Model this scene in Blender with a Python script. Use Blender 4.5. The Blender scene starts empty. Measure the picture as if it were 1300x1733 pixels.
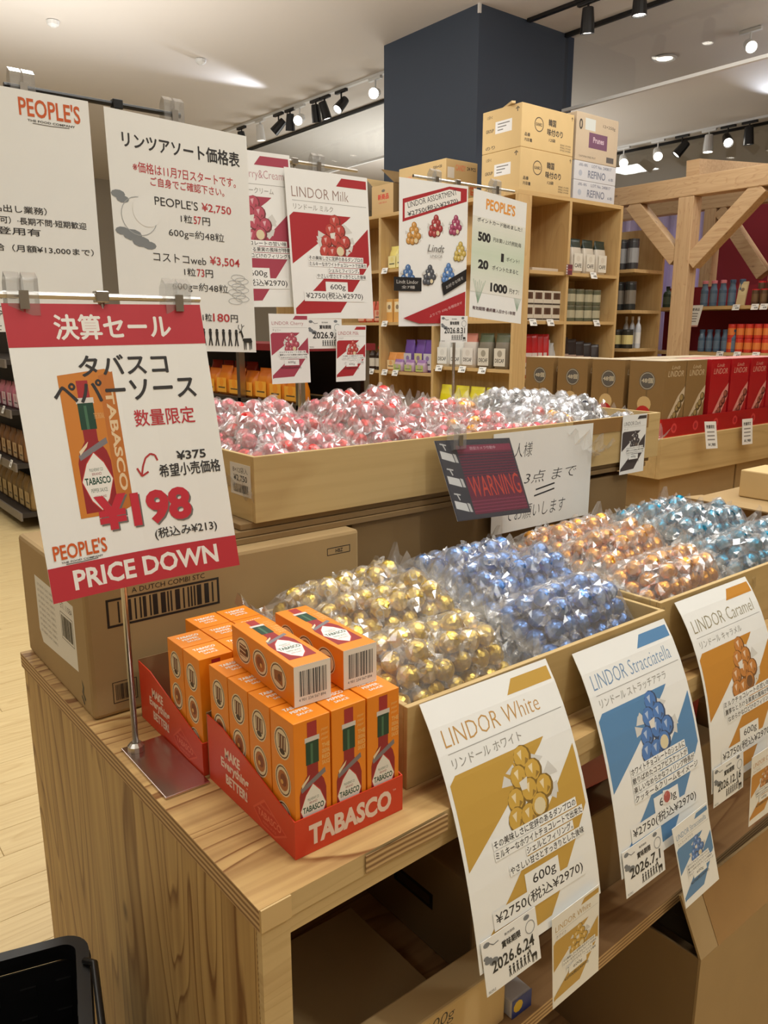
import bpy, bmesh, math, random
import numpy as np
from mathutils import Vector, Matrix, noise as mnoise

rng = random.Random(7)
PI = math.pi
S = bpy.context.scene
COL = S.collection

# ------------------------------------------------------------------ camera
# world: X runs along the display table, Y away from its front edge, Z up; the camera stands over (0, 0)
A_YAW = math.radians(51.6)
A_PITCH = math.atan((866.5 - 560.0) / 1330.0)
cd = bpy.data.cameras.new('camera')
cd.sensor_fit = 'HORIZONTAL'
cd.sensor_width = 36.0
cd.lens = 36.0 * 1330.0 / 1300.0
cd.clip_start = 0.02
cam = bpy.data.objects.new('camera', cd)
COL.objects.link(cam)
cam.location = (0, 0, 1.30)
fw = Vector((math.cos(A_YAW) * math.cos(A_PITCH), math.sin(A_YAW) * math.cos(A_PITCH), -math.sin(A_PITCH)))
cam.rotation_euler = fw.to_track_quat('-Z', 'Y').to_euler()
S.camera = cam

# ------------------------------------------------------------------ world, lights, exposure
S.view_settings.view_transform = 'Standard'
S.view_settings.look = 'None'
S.view_settings.gamma = 1.0
S.view_settings.use_curve_mapping = False
S.view_settings.exposure = 0.0
S.cycles.transparent_max_bounces = 24
S.cycles.max_bounces = 8

def lin(c):
    """sRGB 0-255 triple -> linear RGBA"""
    o = []
    for v in c[:3]:
        v = v / 255.0
        o.append(v / 12.92 if v <= 0.04045 else ((v + 0.055) / 1.055) ** 2.4)
    return (o[0], o[1], o[2], 1.0)

W = bpy.data.worlds.new('store_ambience')
S.world = W
W.use_nodes = True
W.node_tree.nodes['Background'].inputs[0].default_value = (1.0, 0.98, 0.96, 1)
W.node_tree.nodes['Background'].inputs[1].default_value = 0.5

CEIL = 3.5

def area_light(name, loc, size, power, color=(1.0, 0.93, 0.83), target=None, spread=PI, sy=None):
    l = bpy.data.lights.new(name, 'AREA')
    l.energy = power
    l.color = color
    l.size = size
    l.spread = spread
    if sy:
        l.shape = 'RECTANGLE'
        l.size_y = sy
    o = bpy.data.objects.new(name, l)
    COL.objects.link(o)
    o.location = loc
    d = Vector(target) - Vector(loc) if target else Vector((0, 0, -1))
    o.rotation_euler = d.to_track_quat('-Z', 'Y').to_euler()
    return o

def spot_light(name, loc, target, power, angle=60, color=(1.0, 0.93, 0.83), radius=0.05, blend=0.6):
    l = bpy.data.lights.new(name, 'SPOT')
    l.energy = power
    l.color = color
    l.spot_size = math.radians(angle)
    l.spot_blend = blend
    l.shadow_soft_size = radius
    o = bpy.data.objects.new(name, l)
    COL.objects.link(o)
    o.location = loc
    o.rotation_euler = (Vector(target) - Vector(loc)).to_track_quat('-Z', 'Y').to_euler()
    return o

LAMP_COL = (0.99, 1.0, 0.965)
for i, (x, y, p) in enumerate([(0.7, 0.4, 60), (1.8, 0.7, 60), (-1.4, 0.6, 30), (-0.6, 3.4, 50), (0.9, 2.2, 40), (2.4, 1.9, 45),
                               (2.2, 3.6, 45), (1.2, 5.2, 60), (-0.4, 6.2, 60), (4.1, 2.2, 45), (3.4, 0.6, 45), (6.6, 2.4, 60), (8.0, 7.0, 80), (3.0, 9.0, 80), (-2.5, -1.5, 40)]):
    area_light('ceiling_panel_lamp', (x, y, CEIL - 0.03), 0.55, p * 0.30, LAMP_COL)
# unseen area lights added in mid-air, facing up to brighten the ceiling
for i, (x, y, p) in enumerate([(-1.6, 3.0, 50), (0.8, -1.8, 55), (7.0, 1.2, 60), (1.6, 5.6, 45), (6.6, 7.4, 70), (2.9, 1.7, 32)]):
    area_light('ceiling_fill', (x, y, 2.1), 2.0, p * 1.0, LAMP_COL, target=(x, y, 9))
# spots of the tracks, aimed at the goods
spot_light('track_beam', (1.3, -1.2, 3.3), (0.9, 0.75, 0.85), 52, 50, LAMP_COL, radius=0.08)
spot_light('track_beam', (2.6, -0.3, 3.3), (1.3, 1.1, 1.1), 30, 50, LAMP_COL, radius=0.08)
spot_light('track_beam', (4.0, 1.2, 3.35), (4.0, 3.3, 1.8), 40, 60, LAMP_COL, radius=0.08)
spot_light('track_beam', (2.3, 3.4, 3.35), (3.6, 4.2, 1.6), 40, 60, LAMP_COL, radius=0.08)
spot_light('shelf_beam_violet', (6.1, 4.2, 2.9), (7.0, 4.75, 1.6), 14, 60, (0.62, 0.5, 1.0))
spot_light('shelf_beam_warm', (5.2, 2.6, 3.2), (5.9, 2.8, 1.4), 22, 60, LAMP_COL)
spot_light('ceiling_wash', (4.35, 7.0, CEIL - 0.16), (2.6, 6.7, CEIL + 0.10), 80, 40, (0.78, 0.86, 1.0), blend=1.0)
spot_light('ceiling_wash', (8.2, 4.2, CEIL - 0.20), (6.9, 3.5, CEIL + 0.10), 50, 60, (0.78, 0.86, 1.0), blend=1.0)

# ------------------------------------------------------------------ materials
def new_mat(name):
    m = bpy.data.materials.new(name)
    m.use_nodes = True
    nt = m.node_tree
    b = nt.nodes['Principled BSDF']
    return m, nt, b

def N(nt, typ, **kw):
    n = nt.nodes.new(typ)
    for k, v in kw.items():
        setattr(n, k, v)
    return n

def plain(name, c, rough=0.5, metal=0.0, var=0.06, scale=30.0, bump=0.0, coat=0.0):
    m, nt, b = new_mat(name)
    tc = N(nt, 'ShaderNodeTexCoord')
    no = N(nt, 'ShaderNodeTexNoise')
    no.inputs['Scale'].default_value = scale
    no.inputs['Detail'].default_value = 3
    nt.links.new(tc.outputs['Object'], no.inputs['Vector'])
    mx = N(nt, 'ShaderNodeMix', data_type='RGBA')
    a = lin(c)
    mx.inputs[6].default_value = tuple(v * (1 - var) for v in a[:3]) + (1,)
    mx.inputs[7].default_value = tuple(min(1, v * (1 + var)) for v in a[:3]) + (1,)
    nt.links.new(no.outputs[0], mx.inputs[0])
    nt.links.new(mx.outputs[2], b.inputs['Base Color'])
    b.inputs['Roughness'].default_value = rough
    b.inputs['Metallic'].default_value = metal
    if coat:
        b.inputs['Coat Weight'].default_value = coat
        b.inputs['Coat Roughness'].default_value = 0.1
    if bump:
        bp = N(nt, 'ShaderNodeBump')
        bp.inputs['Strength'].default_value = bump
        bp.inputs['Distance'].default_value = 0.002
        nt.links.new(no.outputs[0], bp.inputs['Height'])
        nt.links.new(bp.outputs[0], b.inputs['Normal'])
    return m

def wood(name, base, dark, axis, ring=9.0, fine=60.0, streak=0.55, rough=0.55, seed=0.0, knots=0.0, contrast=1.0, ringmix=0.6):
    """grain stretched along axis; growth-ring cathedral pattern from distorted bands"""
    m, nt, b = new_mat(name)
    tc = N(nt, 'ShaderNodeTexCoord')
    mp = N(nt, 'ShaderNodeMapping')
    sc = [1.0, 1.0, 1.0]
    sc[axis] = 0.13
    mp.inputs['Scale'].default_value = sc
    mp.inputs['Location'].default_value = (seed, seed * 0.7, seed * 1.3)
    nt.links.new(tc.outputs['Object'], mp.inputs['Vector'])
    n1 = N(nt, 'ShaderNodeTexNoise')
    n1.inputs['Scale'].default_value = ring
    n1.inputs['Detail'].default_value = 2.0
    n1.inputs['Distortion'].default_value = 0.4
    nt.links.new(mp.outputs[0], n1.inputs['Vector'])
    # bands of the slow noise = cathedral rings
    mu = N(nt, 'ShaderNodeMath', operation='MULTIPLY')
    mu.inputs[1].default_value = 14.0
    nt.links.new(n1.outputs[0], mu.inputs[0])
    fr = N(nt, 'ShaderNodeMath', operation='FRACT')
    nt.links.new(mu.outputs[0], fr.inputs[0])
    rp = N(nt, 'ShaderNodeValToRGB')
    rp.color_ramp.elements[0].position = 0.0
    rp.color_ramp.elements[0].color = (0, 0, 0, 1)
    rp.color_ramp.elements[1].position = 1.0
    rp.color_ramp.elements[1].color = (0, 0, 0, 1)
    e = rp.color_ramp.elements.new(0.75)
    e.color = (0.25, 0.25, 0.25, 1)
    e = rp.color_ramp.elements.new(0.92)
    e.color = (1, 1, 1, 1)
    nt.links.new(fr.outputs[0], rp.inputs[0])
    mp2 = N(nt, 'ShaderNodeMapping')
    sc2 = [1.0, 1.0, 1.0]
    sc2[axis] = 0.03
    mp2.inputs['Scale'].default_value = sc2
    nt.links.new(tc.outputs['Object'], mp2.inputs['Vector'])
    n2 = N(nt, 'ShaderNodeTexNoise')
    n2.inputs['Scale'].default_value = fine
    n2.inputs['Detail'].default_value = 4.0
    nt.links.new(mp2.outputs[0], n2.inputs['Vector'])
    ad = N(nt, 'ShaderNodeMath', operation='MULTIPLY_ADD')
    ad.inputs[1].default_value = ringmix
    nt.links.new(rp.outputs[0], ad.inputs[0])
    st = N(nt, 'ShaderNodeMapRange')
    st.inputs[1].default_value = 0.40
    st.inputs[2].default_value = 0.72
    st.inputs[4].default_value = streak
    nt.links.new(n2.outputs[0], st.inputs[0])
    nt.links.new(st.outputs[0], ad.inputs[2])
    mx = N(nt, 'ShaderNodeMix', data_type='RGBA')
    mx.inputs[6].default_value = lin(base)
    mx.inputs[7].default_value = lin(dark)
    cl = N(nt, 'ShaderNodeMath', operation='MULTIPLY', use_clamp=True)
    cl.inputs[1].default_value = contrast
    nt.links.new(ad.outputs[0], cl.inputs[0])
    nt.links.new(cl.outputs[0], mx.inputs[0])
    last = mx
    if knots:
        vo = N(nt, 'ShaderNodeTexVoronoi')
        vo.inputs['Scale'].default_value = 5.5
        mp3 = N(nt, 'ShaderNodeMapping')
        s3 = [1.0, 1.0, 1.0]
        s3[axis] = 0.55
        mp3.inputs['Scale'].default_value = s3
        mp3.inputs['Location'].default_value = (seed + 3.1, seed, seed)
        nt.links.new(tc.outputs['Object'], mp3.inputs['Vector'])
        nt.links.new(mp3.outputs[0], vo.inputs['Vector'])
        kr = N(nt, 'ShaderNodeMapRange')
        kr.inputs[1].default_value = 0.02
        kr.inputs[2].default_value = 0.06
        kr.inputs[3].default_value = knots
        kr.inputs[4].default_value = 0.0
        nt.links.new(vo.outputs['Distance'], kr.inputs[0])
        m2 = N(nt, 'ShaderNodeMix', data_type='RGBA')
        nt.links.new(kr.outputs[0], m2.inputs[0])
        nt.links.new(mx.outputs[2], m2.inputs[6])
        m2.inputs[7].default_value = lin((70, 42, 22))
        last = m2
    nt.links.new(last.outputs[2], b.inputs['Base Color'])
    b.inputs['Roughness'].default_value = rough
    bp = N(nt, 'ShaderNodeBump')
    bp.inputs['Strength'].default_value = 0.12
    bp.inputs['Distance'].default_value = 0.001
    nt.links.new(n2.outputs[0], bp.inputs['Height'])
    nt.links.new(bp.outputs[0], b.inputs['Normal'])
    return m

def plies(name, light, dark, period=0.007):
    """the layered edge of plywood: bands by height"""
    m, nt, b = new_mat(name)
    tc = N(nt, 'ShaderNodeTexCoord')
    wv = N(nt, 'ShaderNodeTexWave', bands_direction='Z')
    wv.inputs['Scale'].default_value = 0.314 / period / 1.0
    wv.inputs['Distortion'].default_value = 0.6
    wv.inputs['Detail'].default_value = 1.0
    nt.links.new(tc.outputs['Object'], wv.inputs['Vector'])
    mx = N(nt, 'ShaderNodeMix', data_type='RGBA')
    mx.inputs[6].default_value = lin(light)
    mx.inputs[7].default_value = lin(dark)
    nt.links.new(wv.outputs[1], mx.inputs[0])
    nt.links.new(mx.outputs[2], b.inputs['Base Color'])
    b.inputs['Roughness'].default_value = 0.7
    return m

def film(name, tint=(1, 1, 1), haze=0.10, gloss=0.30, rough=0.10):
    """thin crackly plastic: mostly see-through, sharp sparkle, a little milkiness"""
    m = bpy.data.materials.new(name)
    m.use_nodes = True
    nt = m.node_tree
    nt.nodes.remove(nt.nodes['Principled BSDF'])
    out = nt.nodes['Material Output']
    tr = N(nt, 'ShaderNodeBsdfTransparent')
    tr.inputs[0].default_value = (0.97 * tint[0], 0.97 * tint[1], 0.97 * tint[2], 1)
    gl = N(nt, 'ShaderNodeBsdfGlossy')
    gl.inputs['Roughness'].default_value = rough
    df = N(nt, 'ShaderNodeBsdfDiffuse')
    df.inputs[0].default_value = (0.92 * tint[0], 0.92 * tint[1], 0.92 * tint[2], 1)
    lw = N(nt, 'ShaderNodeLayerWeight')
    lw.inputs[0].default_value = 0.35
    mr = N(nt, 'ShaderNodeMapRange')
    mr.inputs[3].default_value = gloss * 0.35
    mr.inputs[4].default_value = gloss * 2.0
    nt.links.new(lw.outputs['Facing'], mr.inputs[0])
    m1 = N(nt, 'ShaderNodeMixShader')
    m1.inputs[0].default_value = haze
    nt.links.new(tr.outputs[0], m1.inputs[1])
    nt.links.new(df.outputs[0], m1.inputs[2])
    m2 = N(nt, 'ShaderNodeMixShader')
    nt.links.new(mr.outputs[0], m2.inputs[0])
    nt.links.new(m1.outputs[0], m2.inputs[1])
    nt.links.new(gl.outputs[0], m2.inputs[2])
    nt.links.new(m2.outputs[0], out.inputs[0])
    return m

def emit(name, c, strength):
    m, nt, b = new_mat(name)
    b.inputs['Base Color'].default_value = lin(c)
    b.inputs['Emission Color'].default_value = lin(c)
    b.inputs['Emission Strength'].default_value = strength
    return m

def ink_mat(name='print_ink', rough=0.5):
    m, nt, b = new_mat(name)
    at = N(nt, 'ShaderNodeAttribute', attribute_name='ink')
    nt.links.new(at.outputs['Color'], b.inputs['Base Color'])
    b.inputs['Roughness'].default_value = rough
    return m

M = {}
M['ink'] = ink_mat()
M['paper'] = plain('paper', (238, 237, 232), 0.45, var=0.015)
M['laminate'] = plain('laminated_paper', (240, 240, 236), 0.30, var=0.012)
M['ply_top'] = wood('plywood_face_along_x', (208, 172, 112), (128, 82, 36), 0, ring=7.0, seed=1.3, knots=0.95, contrast=1.15, streak=0.45, ringmix=0.75)
M['ply_side'] = wood('plywood_face_upright', (192, 158, 100), (122, 84, 42), 2, ring=7.0, seed=4.2, knots=0.7, contrast=1.1, streak=0.45, ringmix=0.75)
M['ply_in'] = wood('plywood_inner_face', (176, 138, 92), (120, 78, 46), 0, ring=6.0, seed=8.1, streak=0.4)
M['ply_edge'] = plies('plywood_edge', (205, 172, 122), (128, 92, 54), 0.0062)
M['ply_batten'] = wood('pale_softwood_batten', (205, 178, 128), (170, 136, 88), 0, ring=10, seed=2.2, streak=0.3, ringmix=0.3)
M['crate'] = wood('pale_veneer', (200, 172, 118), (170, 138, 86), 0, ring=4.0, seed=3.0, streak=0.35, ringmix=0.35, rough=0.6)
M['crate_y'] = wood('pale_veneer_crosswise', (200, 172, 118), (170, 138, 86), 1, ring=4.0, seed=6.0, streak=0.35, ringmix=0.35, rough=0.6)
M['rack'] = wood('rack_birch_upright', (205, 172, 118), (178, 138, 88), 2, ring=5.0, seed=5.0, streak=0.4, ringmix=0.3)
M['rack_x'] = wood('rack_birch_along_x', (205, 172, 118), (178, 138, 88), 0, ring=5.0, seed=5.5, streak=0.4, ringmix=0.3)
M['rack_y'] = wood('rack_birch_along_y', (205, 172, 118), (178, 138, 88), 1, ring=5.0, seed=6.5, streak=0.4, ringmix=0.3)
M['beam_y'] = wood('pine_beam_along_y', (202, 170, 130), (164, 124, 86), 1, ring=12, seed=2.0, knots=0.8, streak=0.4, ringmix=0.4)
M['beam_z'] = wood('pine_post', (202, 170, 130), (164, 124, 86), 2, ring=12, seed=2.7, knots=0.8, streak=0.4, ringmix=0.4)
M['card'] = plain('corrugated_cardboard', (166, 138, 94), 0.8, var=0.07, scale=12, bump=0.15)
M['card_dark'] = plain('brown_cardboard', (138, 111, 72), 0.8, var=0.08, scale=10, bump=0.15)
M['card_pale'] = plain('pale_cardboard', (208, 178, 126), 0.8, var=0.05, scale=12, bump=0.15)
M['card_grey'] = plain('greyish_cardboard', (196, 176, 150), 0.8, var=0.05, scale=12, bump=0.1)
M['card_white'] = plain('white_carton', (205, 203, 205), 0.6, var=0.03)
M['tape'] = plain('brown_packing_tape', (150, 112, 66), 0.25, var=0.08, scale=20, coat=0.5)
M['orange'] = plain('orange_card', (238, 138, 24), 0.40, var=0.02)
M['red_card'] = plain('red_card', (212, 62, 34), 0.40, var=0.02)
M['white_card'] = plain('white_card', (228, 226, 220), 0.45, var=0.01)
M['steel'] = plain('brushed_steel', (190, 186, 180), 0.28, 1.0, var=0.05)
M['base_plate'] = plain('dark_polished_plate', (205, 188, 184), 0.22, 1.0, var=0.05)
M['black_metal'] = plain('black_painted_metal', (22, 22, 24), 0.35, var=0.1)
M['black_plastic'] = plain('black_plastic', (20, 20, 21), 0.38, var=0.1, bump=0.05)
M['white_metal'] = plain('white_painted_metal', (225, 224, 222), 0.4, var=0.02)
M['clear'] = film('clear_plastic', (0.98, 0.99, 1.0), 0.14, 0.34, 0.06)
M['sleeve'] = film('clear_sleeve_plastic', (0.98, 0.99, 1.0), 0.01, 0.05, 0.12)
M['film'] = film('bag_film', (1.0, 0.99, 0.98), 0.12, 0.28, 0.18)
M['film_pink'] = film('bag_film_rosy', (1.0, 0.95, 0.95), 0.13, 0.26, 0.18)
M['fin'] = film('bag_seal_film', (0.99, 0.98, 0.96), 0.13, 0.28, 0.15)
M['twist'] = film('wrapper_twist', (1, 1, 1), 0.28, 0.25, 0.15)
M['glass'] = None
M['navy'] = plain('navy_painted_panel', (60, 70, 86), 0.6, var=0.04, scale=4)
M['ceiling'] = plain('ceiling_paint', (214, 206, 198), 0.85, var=0.015, scale=1.5)
M['wall'] = plain('wall_paint', (172, 164, 152), 0.85, var=0.02, scale=2)
M['crimson'] = plain('crimson_wall_paint', (128, 22, 38), 0.7, var=0.06, scale=3)
M['mauve'] = plain('mauve_curtain_cloth', (170, 156, 190), 0.8, var=0.05, scale=8)
M['floor_wood'] = wood('pale_oak_plank', (226, 202, 150), (198, 166, 112), 0, ring=5, seed=9.0, streak=0.5, ringmix=0.35, rough=0.4)
M['lamp_on'] = emit('lit_lamp_lens', (255, 247, 232), 14.0)
M['lamp_dim'] = emit('warm_lamp_lens', (255, 244, 226), 4.0)
M['red_plastic'] = plain('red_sheet_wrap', (150, 24, 26), 0.35, var=0.15)
M['rib_red'] = plain('dark_red_shelf_paint', (120, 28, 34), 0.5)
M['white_vinyl'] = plain('white_tag', (238, 236, 230), 0.45, var=0.01)
M['dark_shelf'] = plain('dark_shelf_paint', (52, 46, 42), 0.5)

def make_glass(name):
    m = bpy.data.materials.new(name)
    m.use_nodes = True
    nt = m.node_tree
    nt.nodes.remove(nt.nodes['Principled BSDF'])
    out = nt.nodes['Material Output']
    tr = N(nt, 'ShaderNodeBsdfTransparent')
    tr.inputs[0].default_value = (0.83, 0.84, 0.84, 1)
    gl = N(nt, 'ShaderNodeBsdfGlossy')
    gl.inputs['Roughness'].default_value = 0.02
    lw = N(nt, 'ShaderNodeLayerWeight')
    lw.inputs[0].default_value = 0.25
    mx = N(nt, 'ShaderNodeMixShader')
    mr = N(nt, 'ShaderNodeMapRange')
    mr.inputs[1].default_value = 0.3
    mr.inputs[3].default_value = 0.04
    mr.inputs[4].default_value = 0.22
    nt.links.new(lw.outputs['Facing'], mr.inputs[0])
    nt.links.new(mr.outputs[0], mx.inputs[0])
    nt.links.new(tr.outputs[0], mx.inputs[1])
    nt.links.new(gl.outputs[0], mx.inputs[2])
    nt.links.new(mx.outputs[0], out.inputs[0])
    return m
M['glass'] = make_glass('smoke_barrier_glass')

_col_mats = {}
def cmat(c, rough=0.45, metal=0.0, var=0.06):
    k = (tuple(c), rough, metal)
    if k not in _col_mats:
        _col_mats[k] = plain('colour_%02x%02x%02x' % tuple(int(v) for v in c), c, rough, metal, var)
    return _col_mats[k]

# ------------------------------------------------------------------ object helpers
def tag(o, label=None, cat=None, group=None, kind=None):
    if label: o['label'] = label
    if cat: o['category'] = cat
    if group: o['group'] = group
    if kind: o['kind'] = kind
    return o

def thing(name, label, cat, loc=(0, 0, 0), rz=0.0, group=None, rot=None):
    o = bpy.data.objects.new(name, None)
    COL.objects.link(o)
    o.empty_display_size = 0.05
    o.location = loc
    o.rotation_euler = rot if rot else (0, 0, rz)
    return tag(o, label, cat, group)

def copy_tree(o, parent=None):
    c = o.copy()
    COL.objects.link(c)
    if parent:
        c.parent = parent
    for ch in list(o.children):
        copy_tree(ch, c)
    return c

def link_mesh(name, me, parent=None, loc=(0, 0, 0), rot=(0, 0, 0)):
    o = bpy.data.objects.new(name, me)
    COL.objects.link(o)
    if parent:
        o.parent = parent
    o.location = loc
    o.rotation_euler = rot
    return o

class MB:
    """collects shapes for one mesh"""
    def __init__(self):
        self.v, self.f, self.m = [], [], []
    def add(self, vs, fs, mi=0):
        b = len(self.v)
        self.v += [tuple(p) for p in vs]
        self.f += [tuple(b + i for i in f) for f in fs]
        self.m += [mi] * len(fs)
        return self
    def box(self, x0, y0, z0, x1, y1, z1, mi=0, mf=None):
        vs = [(x0, y0, z0), (x1, y0, z0), (x1, y1, z0), (x0, y1, z0), (x0, y0, z1), (x1, y0, z1), (x1, y1, z1), (x0, y1, z1)]
        fs = [(0, 3, 2, 1), (4, 5, 6, 7), (0, 1, 5, 4), (1, 2, 6, 5), (2, 3, 7, 6), (3, 0, 4, 7)]   # -z +z -y +x +y -x
        b = len(self.v)
        self.v += vs
        self.f += [tuple(b + i for i in f) for f in fs]
        self.m += (mf if mf else [mi] * 6)
        return self
    def bar(self, p, q, w, h, mi=0, up=(0, 0, 1)):
        p, q = Vector(p), Vector(q)
        d = (q - p).normalized()
        u = Vector(up)
        if abs(d.dot(u)) > 0.98:
            u = Vector((0, 1, 0))
        s = d.cross(u).normalized() * (w / 2)
        t = s.cross(d).normalized() * (h / 2)
        vs = [p - s - t, p + s - t, p + s + t, p - s + t, q - s - t, q + s - t, q + s + t, q - s + t]
        return self.add(vs, [(0, 1, 2, 3), (7, 6, 5, 4), (0, 4, 5, 1), (1, 5, 6, 2), (2, 6, 7, 3), (3, 7, 4, 0)], mi)
    def tube(self, pts, r, n=10, mi=0, caps=True):
        pts = [Vector(p) for p in pts]
        rs = r if isinstance(r, (list, tuple)) else [r] * len(pts)
        vs, fs = [], []
        for i, p in enumerate(pts):
            d = (pts[min(i + 1, len(pts) - 1)] - pts[max(i - 1, 0)]).normalized()
            u = Vector((0, 0, 1)) if abs(d.z) < 0.9 else Vector((1, 0, 0))
            s = d.cross(u).normalized()
            t = s.cross(d)
            for k in range(n):
                a = 2 * PI * k / n
                vs.append(p + (s * math.cos(a) + t * math.sin(a)) * rs[i])
        for i in range(len(pts) - 1):
            for k in range(n):
                fs.append((i * n + k, i * n + (k + 1) % n, (i + 1) * n + (k + 1) % n, (i + 1) * n + k))
        if caps:
            fs.append(tuple(range(n - 1, -1, -1)))
            fs.append(tuple((len(pts) - 1) * n + k for k in range(n)))
        return self.add(vs, fs, mi)
    def lathe(self, prof, n=12, mi=0, c=(0, 0, 0)):
        vs, fs = [], []
        for r, z in prof:
            for k in range(n):
                a = 2 * PI * k / n
                vs.append((c[0] + r * math.cos(a), c[1] + r * math.sin(a), c[2] + z))
        for i in range(len(prof) - 1):
            for k in range(n):
                fs.append((i * n + k, i * n + (k + 1) % n, (i + 1) * n + (k + 1) % n, (i + 1) * n + k))
        fs.append(tuple(range(n - 1, -1, -1)))
        fs.append(tuple((len(prof) - 1) * n + k for k in range(n)))
        return self.add(vs, fs, mi)
    def prism(self, poly, axis, a, b, mi=0):
        """2-D outline extruded along axis from a to b; outline in the other two axes in order"""
        def P(u, v, w):
            return [(w, u, v), (u, w, v), (u, v, w)][axis]
        n = len(poly)
        vs = [P(u, v, a) for u, v in poly] + [P(u, v, b) for u, v in poly]
        fs = [tuple(range(n)), tuple(range(2 * n - 1, n - 1, -1))]
        fs += [(i, n + i, n + (i + 1) % n, (i + 1) % n) for i in range(n)]
        return self.add(vs, fs, mi)
    def mesh(self, name, mats, smooth=False, bevel=0.0, fix=True):
        me = bpy.data.meshes.new(name)
        me.from_pydata(self.v, [], self.f)
        for m in (mats if isinstance(mats, (list, tuple)) else [mats]):
            me.materials.append(m)
        me.polygons.foreach_set('material_index', self.m)
        if fix or bevel:
            bm = bmesh.new()
            bm.from_mesh(me)
            if bevel:
                bmesh.ops.bevel(bm, geom=list(bm.edges), offset=bevel, segments=2, affect='EDGES', profile=0.5)
            bmesh.ops.recalc_face_normals(bm, faces=bm.faces)
            bm.to_mesh(me)
            bm.free()
        if smooth:
            me.polygons.foreach_set('use_smooth', [True] * len(me.polygons))
        return me
    def build(self, name, mats, parent=None, loc=(0, 0, 0), rot=(0, 0, 0), **kw):
        return link_mesh(name, self.mesh(name, mats, **kw), parent, loc, rot)

# ------------------------------------------------------------------ print: flat coloured shapes and lettering on paper
_glyphs = {}
def glyphs(s, bold, shear):
    k = (s, bold, shear)
    if k not in _glyphs:
        cu = bpy.data.curves.new('lettering', 'FONT')
        cu.body = s
        cu.resolution_u = 2 if len(s) > 8 else 3
        cu.offset = bold
        cu.shear = shear
        o = bpy.data.objects.new('lettering', cu)
        me = bpy.data.meshes.new_from_object(o)
        v = np.empty(len(me.vertices) * 3)
        me.vertices.foreach_get('co', v)
        v = v.reshape(-1, 3)[:, :2]
        fs = [tuple(p.vertices) for p in me.polygons]
        bpy.data.objects.remove(o)
        bpy.data.curves.remove(cu)
        bpy.data.meshes.remove(me)
        _glyphs[k] = (v, fs)
    return _glyphs[k]

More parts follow.
